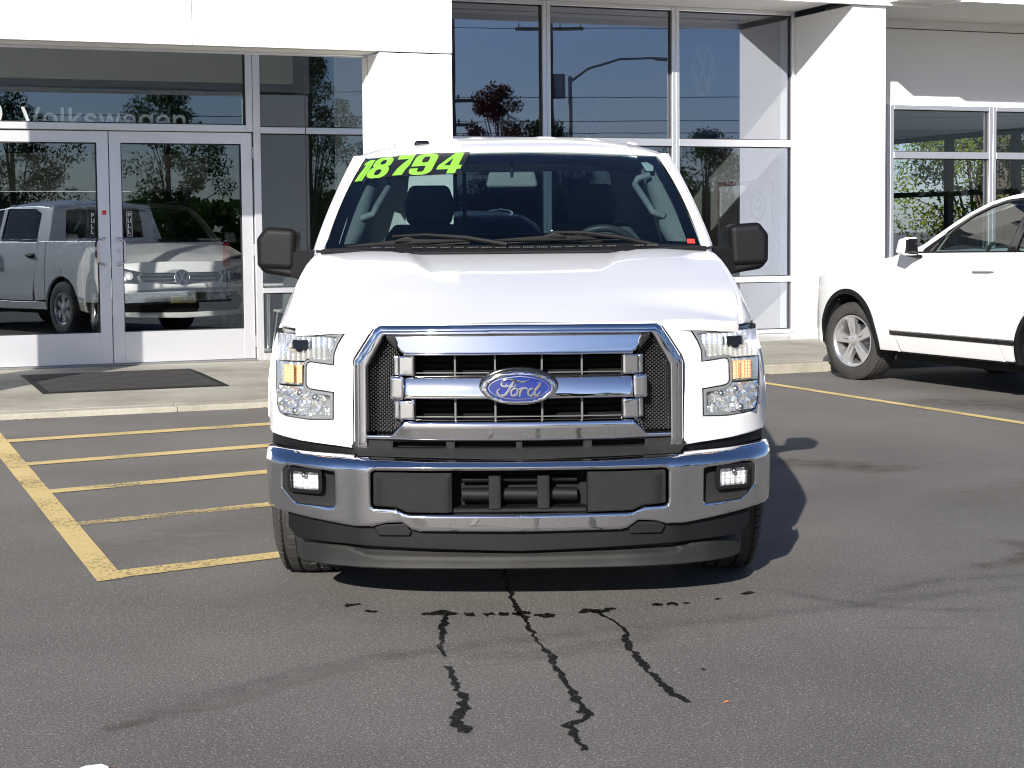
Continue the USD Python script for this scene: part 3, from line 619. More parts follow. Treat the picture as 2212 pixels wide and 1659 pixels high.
for a in (10.50, 10.86): obj(tp, 'post', lbox(a, a + .04, 21.0, 21.04, .12, .6), 'aluminium', smooth=False)
def chair(name, label, u, v, rot):
    tp = thing(name, label, 'chair', loc=(*uvxy(u, v), .105), rotz=rot)
    s = [];
    obj(tp, 'seat', cbox(-.22, .22, -.22, .22, .44, .465, .012), 'chair_white')
    yy = np.linspace(0, 1, 9)
    Pb = np.array([[(x, .22 + .10 * t, .47 + .36 * t) for t in yy] for x in np.linspace(-.21, .21, 5)])
    bk = grid_mesh(Pb); bk2 = moved(bk, (0, .014, .004)); bk2.invert(); obj(tp, 'backrest', [bk, bk2], 'chair_white')
    for sx in (-1, 1):
        for sy in (-1, 1):
            obj(tp, 'leg', cyl((sx * .18, sy * .18, .44), (sx * .23, sy * .23, 0), .010, 8), 'satin_chrome')
    return tp
chair('chair', 'white shell chair inside the showroom right of the pickup', 10.75, 19.6, -150)
chair('chair', 'white shell chair behind the narrow window left of the pickup', 4.9, 18.5, 200)
tp = thing('cafe_table', 'small table behind the window between doors and pier', 'table', loc=(*uvxy(4.75, 19.2), .105))
obj(tp, 'table_top', revolve([(.72, 0), (.72, .40), (.735, .41), (.75, .40), (.75, 0)], 32, 'z'), 'chair_white')
obj(tp, 'column', cyl((0, 0, .02), (0, 0, .72), .035, 12), 'satin_chrome')
obj(tp, 'base', revolve([(0, 0), (0, .28), (.015, .28), (.03, .05), (.03, 0)], 24, 'z'), 'satin_chrome')

# dry bits along the foot of the kerb
r_ = np.random.default_rng(12); bits = []
for k in range(70):
    t = r_.uniform(0, 1)
    u_, v_ = (r_.uniform(.2, 4.7), 13.66) if t < .55 else (r_.uniform(7.2, 12), 14.56)
    v_ -= abs(r_.normal(0, .035)); a = r_.uniform(0, 6.28); l = r_.uniform(.008, .026)
    q = np.array([(-l, 0, .001), (0, -l * .4, .004), (l, 0, .002), (0, l * .4, .005), (0, 0, .008)]); c, s_ = math.cos(a), math.sin(a)
    q[:, :2] = q[:, :2] @ np.array([[c, s_], [-s_, c]]); q[:, 0] += u_; q[:, 1] += v_; bits.append(lot(hull(q)))
data(stage.GetPrimAtPath(obj('/World', 'kerb_litter', bits, 'dry_leaf', smooth=False)), 'dry leaf bits scattered along the foot of the kerb', 'litter', kind='stuff')

# ================================================================== pickup truck (local: x to the picture's right, y back from the nose, z up)
truck = thing('pickup_truck', 'white pickup truck facing the camera with chrome grille and lime price on its windshield', 'pickup truck', loc=(.024, 6.25, 0), rotz=math.degrees(.0078))
sm = lambda t: np.clip(t, 0, 1) ** 2 * (3 - 2 * np.clip(t, 0, 1))
_c = PchipInterpolator([0, .3, .55, .62, .70, .80, .90, .95, .985, 1.003, 1.02], [.075, .085, .12, .145, .20, .265, .37, .45, .54, .66, .80])
def kz(z): return 1 - .050 * np.clip((z - .75) / .30, 0, 1.3) ** 2
def Fb(x, z):
    """front of the body: white header panel and lamps"""
    a = np.abs(x) / kz(z)
    return _c(np.clip(a, 0, 1.02)) + .05 * (z - .65) + .03 * np.clip(.68 - z, 0, 1)
_yb = PchipInterpolator([0, .3, .55, .605, .615, .75, .88, .945, .975, .985, .99], [.0, .010, .045, .060, .066, .125, .215, .285, .345, .42, .55])
def Fbump(x, z):
    return _yb(np.clip(np.abs(x), 0, .99)) + .030 * np.clip((z - .553) / .032, 0, 1.4) ** 2 + .11 * (.553 - np.minimum(z, .553)) ** 1.0 + .02 * np.clip(.37 - z, 0, 1)
def Fg(d=0., tilt=0., zc=0.):
    """grille plane, d further back"""
    return lambda x, z: .075 + .16 * np.abs(x) ** 2 + d - tilt * (z - zc)
def both(name, mesh, m, parent=None, **kw):
    obj(parent or truck, name, mesh, m, **kw); obj(parent or truck, name, mirx(mesh), m, **kw)

# --- gap line hood/fender and shoulder
gy = [.16, .33, .6, .9, 1.2, 1.5, 1.62]
gx = PchipInterpolator(gy, [.858, .874, .890, .902, .900, .886, .872])
gz = PchipInterpolator(gy, [1.050, 1.064, 1.172, 1.238, 1.295, 1.333, 1.338])
def hoodz(x, y):
    zc = 1.076 + .252 * (1 - (1 - np.clip((y - .07) / 1.35, 0, 1)) ** 1.35)
    e = gz(np.clip(y, .16, 1.62)); a = np.abs(x)
    z = zc - (zc - e) * np.clip(a / .88, 0, 1.05) ** 3
    xc = .30 + (.495 - .30) * np.clip((y - .5) / .85, 0, 1) ** .9
    h = .014 * sm((y - .62) / .7) * sm((.86 - a) / .22)
    z = z + h * sm((a - (xc - .065)) / .055)
    return z
hood_edge = [(0, .078), (.20, .083), (.40, .10), (.515, .122), (.545, .150), (.66, .205), (.78, .262), (.852, .322)]
hood_r = [(gx(.5) - .004, .5), (gx(.9) - .004, .9), (gx(1.2) - .004, 1.2), (gx(1.45) - .006, 1.45), (.80, 1.475), (.66, 1.44), (.54, 1.405), (.495, 1.335), (.45, 1.385), (.30, 1.375), (0, 1.37)]
hp = Polygon(hood_edge + hood_r + [(-a, b) for a, b in reversed(hood_edge + hood_r)]).buffer(0)
hood = obj(truck, 'hood', panel(hp, lambda x, y: (x, y, hoodz(x, y)), (0, -.35, 1), cell=.03, r=.012, thick=.03), 'white_paint', smooth=28)
# --- white header panel round the lamps
lamp = Polygon([(.662, 1.043), (.80, 1.048), (.946, 1.052), (.953, .993), (.949, .86), (.940, .748), (.928, .728), (.905, .720), (.80, .716), (.704, .722), (.703, .820), (.795, .829), (.808, .836), (.814, .848), (.814, .915), (.808, .930), (.795, .936), (.702, .928), (.699, .969), (.686, 1.002)])
grille_o = [(0, 1.081), (.517, 1.079), (.535, 1.068), (.612, .950), (.616, .935), (.617, .614)]
hdr = Polygon([(.622, .618), (.621, .94), (.618, .953), (.541, 1.071), (.545, 1.074), (.66, 1.0625), (.80, 1.060), (.852, 1.068), (.95, 1.066), (.962, 1.0), (.985, .90), (1.0, .80), (1.003, .72), (1.0, .645), (.97, .640), (.83, .630)])
hdr = hdr.difference(lamp.buffer(.004, join_style='mitre'))
hm = panel(hdr, lambda x, z: (x, Fb(x, z) + .018 * sm((.70 - x) / .05) * sm((z - .60) / .1) + .012 * sm((.72 - x) / .02) * sm((.948 - z) / .02) * sm((z - .81) / .02), z), (0, -1, 0), cell=.025, r=.007, thick=.05)
both('header_panel', hm, 'white_paint')
both('lamp_eyelid', front(Polygon([(.79, 1.052), (.79, 1.070), (.86, 1.080), (.93, 1.080), (.962, 1.060), (.962, 1.045), (.95, 1.056)]), lambda x, z: Fb(x, z) + .008, cell=.03, r=.003, thick=.04), 'white_paint')
obj(truck, 'cross_member', front(sbox(-.95, .55, .95, 1.05), lambda x, z: .34 + 0 * x + .45 * np.clip(np.abs(x) - .5, 0, 1), cell=.1, r=0, thick=.05), 'deep_black')
# --- headlights
for s in (1, -1):
    mm = (lambda q: q) if s == 1 else mirx
    hl = obj(truck, 'headlight', mm(panel(lamp.difference(lamp.buffer(-.013, join_style='mitre')), lambda x, z: (x, Fb(x, z) + .004, z), (0, -1, 0), cell=.03, r=.004, thick=.07)), 'grey_trim')
    top = lamp.buffer(-.012, join_style='mitre').intersection(sbox(.6, .937, 1.0, 1.1)); mid = lamp.buffer(-.012, join_style='mitre').intersection(sbox(.6, .845, 1.0, .930)); low = lamp.buffer(-.012, join_style='mitre').intersection(sbox(.6, .6, 1.0, .838))
    base = lambda x, z: Fb(x, z) * .55 + .115
    flute = lambda x, z: base(x, z) + .016 * np.abs(np.sin((x - .66) * 150)) + .50 * np.abs(z - .995) ** 1.5 - .014 * sm((.026 - np.hypot(x - .86, z - .995)) / .01)
    obj(hl, 'reflector', mm(front(top, flute, cell=.007, r=0, thick=.0)), 'reflector', smooth=20)
    facet = lambda x, z: base(x, z) + .9 * (np.hypot((x - .80), (z - .775)) ** 2) + .014 * np.abs(np.sin(x * 62 + z * 34)) + .014 * np.abs(np.sin(z * 80 - x * 40))
    obj(hl, 'reflector', mm(front(low, facet, cell=.008, r=0, thick=.0)), 'reflector', smooth=15)
    for x0, x1 in ((.820, .848), (.860, .903)):
        obj(hl, 'amber_marker', mm(front(mid.intersection(sbox(x0, .852, x1, .922)), lambda x, z: base(x, z) - .002 + .003 * np.abs(np.sin(x * 260)) + .002 * np.abs(np.sin(z * 260)), cell=.006, r=.004, thick=.03)), 'amber', smooth=20)
    obj(hl, 'marker_bowl', mm(front(mid, lambda x, z: base(x, z) + .03 + .008 * np.abs(np.sin(x * 200)), cell=.01, r=0, thick=0)), 'reflector', smooth=20)
    obj(hl, 'bulb_shield', mm(front(Point(.835, .992).buffer(.020).union(sbox(.80, .984, .862, 1.018)), lambda x, z: base(x, z) - .012, cell=.02, r=.004, thick=.03)), 'gloss_black')
    for cx, cz in ((.835, .815), (.775, .80), (.855, .745)):
        obj(hl, 'bulb', mm(moved(trimesh.creation.icosphere(2, .013), (cx, float(base(np.array(cx), np.array(cz))) + .012, cz))), 'satin_chrome', smooth=True)
    obj(hl, 'divider', mm(front(sbox(.83, .929, .94, .937).union(sbox(.83, .838, .94, .845)), lambda x, z: Fb(x, z) + .03, cell=.02, r=.002, thick=.04)), 'satin_chrome')
    obj(hl, 'lens', mm(panel(lamp.buffer(-.010, join_style='mitre'), lambda x, z: (x, Fb(x, z) + .003, z), (0, -1, 0), cell=.03, r=.004, thick=0)), 'lens_clear')
# --- grille
surround_in = [(0, 1.044), (.490, 1.042), (.498, 1.036), (.556, .935), (.560, .920), (.562, .660), (.562, .60)]
O, I = sym(grille_o), sym(surround_in)
gr = obj(truck, 'grille', front(O.difference(I), Fg(-.012), cell=.03, r=.016, thick=.05), 'chrome', smooth=50)
O2, I2 = O.buffer(-.019, join_style='mitre'), I.buffer(.004, join_style='mitre')
obj(gr, 'inner_moulding', front(O2.difference(I2).intersection(sbox(-.7, .63, .7, 1.09)), Fg(-.026), cell=.03, r=.008, thick=.02), 'chrome', smooth=50)
obj(gr, 'outer_gap', front(O.buffer(.006, join_style='mitre').difference(O.buffer(-.004)), Fg(.03), cell=.05, r=0, thick=.02), 'deep_black')
obj(gr, 'upper_bar', front(sym([(0, 1.0465), (.492, 1.044), (.488, 1.036), (.440, .985), (.432, .976), (0, .974)]), Fg(-.012, tilt=-.17, zc=1.0), cell=.02, r=.007, thick=.05), 'chrome', smooth=50)
obj(gr, 'upper_rim', front(sbox(-.425, .970, .425, .979), Fg(-.032), cell=.03, r=.004, thick=.04), 'chrome', smooth=50)
obj(gr, 'middle_bar', front(sym([(0, .890), (.42, .889), (.425, .887), (.425, .809), (.42, .807), (0, .806)]), lambda x, z: Fg(-.026)(x, z) + 3.2 * (z - .848) ** 2 + .010 * np.clip((z - .848) / .04, -1, 1), cell=.014, r=.008, thick=.06), 'chrome', smooth=50)
lowp = sym([(0, .729), (.415, .728), (.425, .724), (.468, .678), (.480, .672), (.570, .672), (.583, .668), (.584, .657), (.35, .652), (0, .650)])
obj(gr, 'lower_bar', front(lowp, lambda x, z: Fg(-.030, tilt=.22, zc=.69)(x, z) + .030 * np.clip((z - .715) / .014, 0, 1) ** 1.5, cell=.012, r=.006, thick=.06), 'chrome', smooth=50)
for s in (1, -1):
    mm = (lambda q: q) if s == 1 else mirx
    for z0, z1 in ((.893, .968), (.729, .803)):
        obj(gr, 'slot_bracket', mm(front(rrect(.387, .446, z0, z1, .006), Fg(-.020), cell=.02, r=.007, thick=.05)), 'chrome', smooth=50)
        obj(gr, 'bracket_side', mm(front(rrect(.4465, .466, z0 + .002, z1 - .002, .004), Fg(.005), cell=.02, r=.006, thick=.04)), 'satin_chrome', smooth=50)
    obj(gr, 'bar_end', mm(front(rrect(.4255, .478, .806, .892, .010), Fg(-.036), cell=.02, r=.008, thick=.06)), 'chrome', smooth=50)
    obj(gr, 'corner_block', mm(front(rrect(.450, .490, .980, 1.038, .010).intersection(Polygon([(.45, .985), (.49, 1.03), (.49, 1.04), (.46, 1.04), (.45, 1.02)])).buffer(.001), Fg(-.02), cell=.02, r=.005, thick=.04)), 'black_plastic')
    obj(gr, 'pocket_facet', mm(hull([(.43, .10, .724), (.47, .10, .678), (.472, .115, .69), (.452, .135, .735), (.43, .12, .735)])), 'chrome', smooth=False)
    pocket = Polygon([(.447, 1.02), (.50, 1.036), (.566, .934), (.571, .92), (.572, .680), (.447, .680)])
    hx, holes = .0088, []
    for j in range(60):
        for i in range(20):
            cx, cz = .447 + i * hx * 1.85 + (j % 2) * hx * .925, .675 + j * hx * .78
            holes.append(Polygon([(cx + hx * .92 * math.cos(a), cz + hx * .52 * math.sin(a)) for a in np.arange(6) * np.pi / 3]))
    net = pocket.difference(unary_union(holes))
    fn = lambda x, z: Fg(.045)(x, z) - .75 * np.clip(x - .525, 0, 1)
    obj(gr, 'honeycomb_mesh', mm(panel(net, lambda x, z: (x, fn(x, z), z), (0, -1, 0), cell=.05, r=0, thick=.012)), 'mesh_grey', smooth=False)
    obj(gr, 'mesh_backing', mm(front(pocket.buffer(.01), Fg(.09), cell=.1, r=0, thick=.01)), 'deep_black')
for z0, z1 in ((.888, .976), (.724, .812)):
    for x in (-.236, -.087, .087, .236):
        obj(gr, 'slot_fin', front(sbox(x - .004, z0, x + .004, z1), Fg(.012), cell=.05, r=.002, thick=.05), 'fin_grey')
    for x0, x1 in ((-.384, -.24), (-.232, -.091), (-.083, .083), (.091, .232), (.24, .384)):
        obj(gr, 'slot_louvre', front(sbox(x0, z0 + .012, x1, z0 + .0155), Fg(.010), cell=.05, r=.001, thick=.02), 'fin_grey')
    obj(gr, 'slot_frame', front(sbox(-.392, z0 - .004, .392, z1 + .004).difference(rrect(-.383, .383, z0 + .005, z1 - .005, .008)), Fg(.0), cell=.05, r=.002, thick=.05), 'gloss_black')
    obj(gr, 'shutter', [front(sbox(-.39, z, .39, z + .016), Fg(.11, tilt=.8, zc=z), cell=.1, r=.002, thick=.01) for z in np.arange(z0, z1, .024)], 'deep_black', kind='stuff')
obj(gr, 'grille_back', front(sbox(-.60, .60, .60, 1.05), Fg(.16), cell=.1, r=0, thick=.01), 'deep_black')
el = lambda a, b, n=64: Polygon([(a * math.cos(t), b * math.sin(t)) for t in np.linspace(0, 2 * np.pi, n, endpoint=False)])
bz = .851
ell = affinity.translate(el(.141, .0625), 0, bz)
obj(gr, 'badge_mount', front(affinity.translate(el(.146, .070), 0, bz + .006), Fg(-.048), cell=.03, r=.006, thick=.04), 'gloss_black')
bd = obj(gr, 'badge', front(ell.difference(affinity.translate(el(.117, .0455), 0, bz)), Fg(-.066), cell=.02, r=.012, thick=.03), 'chrome', smooth=60)
obj(bd, 'blue_field', front(affinity.translate(el(.119, .047), 0, bz), lambda x, z: Fg(-.056)(x, z) + .35 * x ** 2 + .9 * (z - bz) ** 2, cell=.02, r=0, thick=.01), 'badge_blue')
obj(bd, 'inner_ring', front(affinity.translate(el(.112, .0425).difference(el(.1095, .0405)), 0, bz), lambda x, z: Fg(-.0585)(x, z) + .35 * x ** 2 + .9 * (z - bz) ** 2, cell=.02, r=0, thick=.002), 'satin_chrome')
def spl(pts, w, n=40):
    pts = np.array(pts, float); t = np.r_[0, np.cumsum(np.linalg.norm(np.diff(pts, axis=0), axis=1))]
    from scipy.interpolate import CubicSpline
    q = CubicSpline(t, pts)(np.linspace(0, t[-1], n)); ww = np.interp(np.linspace(0, 1, n), np.linspace(0, 1, len(w)), w)
    return unary_union([LineString(q[i:i + 2]).buffer((ww[i] + ww[i + 1]) / 4 * 1.3) for i in range(n - 1)])
px_ = lambda L: [((x - 1033) / 2212 * .250 * 1.1302 * 1.0 * 1.0, -(y - 585) / 2212 * .250 * 1.1302) for x, y in L]   # letter strokes, drawn on a fine grid
k_ = .165 / 780
G = lambda L: [((x - 1033) * k_, bz - (y - 575) * k_ * 1.0) for x, y in L]
strokes = [spl(G([(820, 505), (775, 545), (735, 525), (735, 475), (790, 430), (880, 422), (990, 445), (1090, 465), (1170, 455), (1215, 430)]), [.003, .0052, .006, .0052, .0045, .0045, .0055, .005, .0035, .0012]),
           spl(G([(960, 450), (905, 520), (850, 620), (790, 690), (720, 710), (660, 660), (690, 590)]), [.006, .0075, .007, .007, .007, .006, .003]),
           spl(G([(810, 558), (880, 540), (950, 545), (985, 510)]), [.003, .004, .004, .0022]),
           spl(G([(950, 590), (900, 640), (910, 700), (970, 700), (1010, 640), (990, 580), (940, 590)]), [.0055, .006, .006, .006, .0055, .004, .004]), spl(G([(990, 590), (1030, 600), (1070, 575)]), [.003, .003, .003]),
           spl(G([(1090, 580), (1060, 640), (1045, 712)]), [.006, .0065, .006]), spl(G([(1075, 620), (1120, 580), (1165, 580), (1180, 600)]), [.004, .005, .006, .004]),
           spl(G([(1270, 590), (1215, 610), (1195, 680), (1240, 712), (1290, 670), (1330, 590)]), [.0055, .006, .006, .006, .005, .005]), spl(G([(1400, 500), (1350, 580), (1310, 660), (1320, 712), (1370, 690), (1405, 640)]), [.008, .0075, .006, .006, .0045, .003])]
obj(bd, 'script_lettering', front(unary_union(strokes).intersection(affinity.translate(el(.108, .040), 0, bz)), lambda x, z: Fg(-.0605)(x, z) + .35 * x ** 2 + .9 * (z - bz) ** 2, cell=.02, r=.0008, thick=.004), 'chrome', smooth=40)
# --- black valance between grille and bumper
slots = unary_union([rrect(a, b, .624, .647, .004) for a, b in ((-.47, -.272), (-.238, -.012), (.012, .238), (.272, .47))])
vp = sym([(0, .653), (.60, .660), (.63, .628), (.60, .595), (0, .583)])
obj(truck, 'grille_valance', front(vp.difference(slots), lambda x, z: Fg(-.005)(x, z) - .9 * np.clip(.625 - z, 0, 1) + .004 * (np.abs(z - .608) < .004), cell=.02, r=.003, thick=.03), 'textured_black')
obj(truck, 'valance_slot_back', front(sbox(-.6, .60, .6, .66), Fg(.05), cell=.1, r=0, thick=.01), 'deep_black')
both('corner_filler', front(Polygon([(.60, .63), (.66, .622), (.83, .632), (.975, .645), (.975, .597), (.615, .590)]), lambda x, z: Fb(x, z) + .035, cell=.04, r=.003, thick=.04), 'black_plastic')
# --- bumper
bo = sym([(0, .584), (.30, .586), (.604, .597), (.611, .5975), (.80, .600), (.95, .603), (.975, .600), (.986, .590), (.988, .50), (.982, .40), (.972, .378), (.95, .372), (.80, .352), (.62, .330), (.545, .333), (.50, .345), (.44, .350), (.40, .322), (.37, .316), (0, .312)])
opening = rounded(sym([(0, .5455), (.552, .5455), (.552, .404), (.458, .401), (.418, .383), (0, .380)]), .016)
fogp = rounded(Polygon([(.692, .535), (.80, .541), (.882, .545), (.899, .528), (.901, .456), (.845, .407), (.70, .400), (.692, .410)]), .008)
bs = bo.difference(opening).difference(fogp).difference(affinity.scale(fogp, -1, 1, origin=(0, 0)))
seam = unary_union([sbox(s * .609 - .0012, .30, s * .609 + .0012, .62) for s in (1, -1)])
fb = lambda x, z: Fbump(x, z)
bp = obj(truck, 'bumper', front(bs, fb, cell=.016, r=.011, thick=.045), 'chrome', smooth=50)
both('corner_return', panel(Polygon([(.42, .398), (.42, .585), (.60, .585), (.60, .47), (.565, .41)]), lambda y, z: (.986 - .02 * np.clip((z - .55) / .035, 0, 1) ** 2 + 0 * y, y, z), (1, 0, 0), cell=.03, r=.01, thick=.02), 'chrome', parent=bp, smooth=50)
obj(bp, 'opening_back', front(opening.buffer(.03), lambda x, z: .16 + .05 * x ** 2, cell=.1, r=0, thick=.01), 'deep_black')
both('tow_cover', front(rounded(Polygon([(.250, .538), (.545, .538), (.545, .411), (.458, .407), (.418, .389), (.250, .387)]), .008), lambda x, z: .018 + .14 * x ** 2 + .012 * sm((np.maximum(np.maximum(.278 - x, x - .505) / .03, np.maximum((z - .515) / .02, 0)))), cell=.014, r=.006, thick=.05), 'textured_black', parent=bp)
for x in (-.0925, .0885):
    obj(bp, 'opening_bar', front(sbox(x - .0225, .398, x + .0225, .521), lambda x_, z: .045 + .25 * np.abs(x_ - x), cell=.02, r=.003, thick=.06), 'textured_black')
obj(bp, 'opening_shelf', cbox(-.25, .25, .06, .15, .383, .400, .004), 'black_plastic')
for z, r in ((.442, .026), (.50, .012)):
    for a, b in ((-.215, -.115), (-.07, .066), (.111, .215)):
        obj(bp, 'cross_tube', cyl((a, .125, z), (b, .125, z), r, 20), 'black_plastic', smooth=40)
for s in (1, -1):
    mm = (lambda q: q) if s == 1 else mirx
    fp = obj(bp, 'fog_pocket', mm(front(fogp.buffer(.006), lambda x, z: Fbump(x, z) * .6 + .105 - .10 * np.clip(.47 - z, 0, 1), cell=.02, r=0, thick=.01)), 'deep_black')
    lb = rrect(.748, .872, .455, .534, .012)
    yl = lambda x, z: Fbump(x, z) * .75 + .038
    obj(fp, 'lamp_housing', mm(front(lb.buffer(.008).difference(lb.buffer(-.008)), yl, cell=.03, r=.004, thick=.08)), 'gloss_black')
    obj(fp, 'reflector', mm(front(lb.buffer(-.006), lambda x, z: yl(x, z) + .028 - 2.5 * (np.abs(x - .81) - .03) ** 2 + .006 * np.abs(np.sin(x * 150)) + .004 * np.abs(np.sin(z * 200)) , cell=.006, r=0, thick=0)), 'lamp_white', smooth=20)
    obj(fp, 'lens', mm(front(lb.buffer(-.006), lambda x, z: yl(x, z) + .004, cell=.03, r=.003, thick=0)), 'lens_clear')
    obj(fp, 'bulb', mm(moved(trimesh.creation.icosphere(2, .010), (.812, float(yl(np.array(.812), np.array(.515))) + .012, .515))), 'satin_chrome', smooth=True)
both('tow_hook_panel', front(rounded(Polygon([(.405, .316), (.43, .344), (.52, .340), (.545, .326), (.53, .297), (.41, .297)]), .006), lambda x, z: .045 + .14 * x ** 2, cell=.03, r=.004, thick=.03), 'black_plastic')
# --- lower valance and air dam
obj(truck, 'lower_valance', front(sym([(0, .325), (.55, .345), (.86, .374), (.888, .372), (.888, .300), (.85, .262), (0, .235)]), lambda x, z: _yb(np.clip(np.abs(x), 0, .99)) + .065, cell=.04, r=.003, thick=.03), 'black_plastic')
dam = sym([(0, .262), (.30, .264), (.52, .272), (.75, .288), (.868, .300), (.880, .288), (.866, .168), (.845, .162), (.72, .163), (.60, .162), (.30, .164), (0, .166)])
_yd = PchipInterpolator([0, .4, .7, .82, .89], [.085, .11, .20, .30, .43])
def Fd(x, z):
    zk = .212 + .030 * sm((np.abs(x) - .55) / .13)
    return _yd(np.clip(np.abs(x), 0, .89)) + .024 * sm((z - zk) / .012) - .25 * np.clip(.178 - z, 0, .03) + .30 * np.clip(.168 - z, 0, .02) + .05 * (z - .16)
obj(truck, 'air_dam', front(dam, Fd, cell=.012, r=.006, thick=.03), 'dam_plastic')
both('splash_shield', front(Polygon([(.56, .30), (.895, .345), (.89, .29), (.75, .285)]), lambda x, z: _yd(np.clip(np.abs(x), 0, .89)) + .03, cell=.04, r=.003, thick=.02), 'dam_plastic')
for x, z in ((.835, .318), (.765, .309)):
    both('push_pin', moved(trimesh.creation.icosphere(1, .008), (x, float(_yd(x)) + .028, z)), 'black_plastic', smooth=True)
# --- sides
xb = PchipInterpolator([.3, .62, .95, 1.5, 3, 4.2, 5.9], [.985, 1.003, 1.012, 1.0, .998, 1.0, .985])
def S(y, z):
    """outer side skin below the belt"""
    yy = np.clip(y, .16, 1.62); top = np.where(y < 1.62, gz(yy), 1.335); xt = np.where(y < 1.62, gx(yy), .915 + .035 * np.clip((y - 1.62) / 2.0, 0, 1))
    xm = xb(np.clip(y, .3, 5.9))
    up = np.clip((z - .75) / np.maximum(top - .75, .05), 0, 1.15) ** 2.3
    return xm - (xm - xt) * up - .035 * np.clip((.62 - z) / .25, 0, 1) ** 1.6
def side(name, poly, m, **k):
    g = panel(poly, lambda y, z: (S(y, z), y, z), (1, 0, .12), cell=k.pop('cell', .05), r=k.pop('r', .006), thick=k.pop('thick', .03))
    both(name, g, m, **k)
arch = lambda yc, r=.455: Point(yc, .385).buffer(r, 24)
fgap = [(y, float(gz(y)) - .002) for y in (.36, .40, .45, .5, .6, .8, 1.0, 1.2, 1.4, 1.58)]
fen = Polygon([(.335, 1.064), *fgap, (1.585, 1.33), (1.56, .46), (1.38, .44), (.60, .62), (.615, .66), (.62, 1.0), (.62, 1.063)]).difference(arch(.955))
side('fender', fen, 'white_paint', cell=.04)
fd = Polygon([(1.593, 1.335), (2.70, 1.325), (2.70, .48), (1.568, .46)]); rd = Polygon([(2.708, 1.325), (3.92, 1.32), (3.92, .95), (3.86, .80), (3.78, .48), (2.708, .48)])
for poly, nm in ((fd, 'door'), (rd, 'door')):
    g = panel(poly, lambda y, z: (S(y, z), y, z), (1, 0, .12), cell=.08, r=.006, thick=.06)
    for mm in ((lambda q: q), mirx):
        d = obj(truck, nm, mm(g), 'white_paint')
        yb = poly.bounds[2] - .16
        xx = float(S(np.array(yb), np.array(1.12)))
        obj(d, 'handle', mm(hull([(xx + .03, yb - .10, 1.13), (xx + .03, yb + .08, 1.13), (xx + .005, yb - .12, 1.12), (xx + .005, yb + .10, 1.12)], .012)), 'black_plastic', smooth=True)
        obj(d, 'handle_cup', mm(cbox(xx - .01, xx + .006, yb - .10, yb + .10, 1.09, 1.16, .004)), 'black_plastic')
        obj(d, 'seal', mm(panel(poly.boundary.buffer(.012), lambda y, z: (S(y, z) - .016, y, z), (1, 0, .12), cell=.1, r=0, thick=0)), 'deep_black')
side('cab_corner', Polygon([(3.928, 1.33), (4.16, 1.33), (4.16, .50), (3.86, .48), (3.868, .80), (3.928, .95)]), 'white_paint')
side('rocker', Polygon([(1.40, .45), (3.86, .47), (4.16, .47), (4.16, .36), (1.42, .34)]), 'white_paint')
side('bed_side', Polygon([(4.18, 1.33), (5.86, 1.33), (5.88, .62), (5.86, .50), (4.18, .47)]).difference(arch(4.638)), 'white_paint')
bedf = [box(-.93, .93, 4.18, 4.21, .55, 1.31), box(-.93, .93, 5.80, 5.86, .55, 1.30), box(-.93, .93, 4.2, 5.8, .60, .63)]
obj(truck, 'bed_wall', bedf[0], 'white_paint'); obj(truck, 'tailgate', bedf[1], 'white_paint'); obj(truck, 'bed_floor', bedf[2], 'black_plastic')
both('bed_rail', cbox(.86, .935, 4.18, 5.86, 1.29, 1.345, .012), 'black_plastic')
both('tail_light', cbox(.88, .995, 5.70, 5.885, .95, 1.30, .02), 'red_lens')
obj(truck, 'rear_bumper', cbox(-.95, .95, 5.88, 6.0, .46, .66, .03), 'chrome')
both('wheel_well', arch_shell(.55, .975, .955, .385, .452, .1, math.pi - .25), 'deep_black', smooth=True)
both('wheel_well', arch_shell(.55, .97, 4.638, .385, .452), 'deep_black', smooth=True)
obj(truck, 'underbody', [box(-.55, .55, .25, 5.7, .30, .55), box(-.90, .90, 1.42, 4.15, .30, .48), box(-.54, .54, .3, 1.3, .55, .98)], 'deep_black')
# --- wheels
def tyre_mesh(R, W, rim, N=42, seed=0):
    pr = []                                       # half profile over the width: (x/W, r)
    rows = 34
    w = np.linspace(-.5, .5, rows)
    rr = R - .010 * (np.abs(w) / .5) ** 2 - .045 * np.clip((np.abs(w) - .40) / .10, 0, 1) ** 2
    th = []
    for i in range(N):
        for f in (0, .035, .15, .185, .5, .53, .58, .61): th.append((i + f) / N * 2 * np.pi)
    th = np.array(th + [2 * np.pi]); ph = (th / (2 * np.pi) * N) % 1.0
    P = np.zeros((rows + 6, len(th), 3))
    groove = (np.abs(np.abs(w) - .13) < .022) | (np.abs(np.abs(w) - .335) < .020)
    for k in range(rows):
        sk = (0.0 if abs(w[k]) > .34 else .35) * np.sign(w[k] + 1e-9)
        p = (ph + sk) % 1.0
        cut = ((p > .03) & (p < .16)).astype(float) * (.007 if abs(w[k]) > .13 else .004) + ((p > .52) & (p < .58)).astype(float) * (.004 if abs(w[k]) > .34 else .0025)
        r = np.full(len(th), rr[k]) - (0.012 if groove[k] else cut * 1.5)
        P[k + 3] = np.stack([np.full(len(th), w[k] * W), r * np.cos(th), r * np.sin(th)], 1)
    for j, (xx, r_) in enumerate(((.40, rim), (.515, rim + .02), (.53, R - .075))):
        for s, k in ((-1, j), (1, rows + 5 - j)):
            P[k] = np.stack([np.full(len(th), s * xx * W), r_ * np.cos(th), r_ * np.sin(th)], 1)
    m = grid_mesh(P)
    if m.volume < 0: m.invert()
    return m
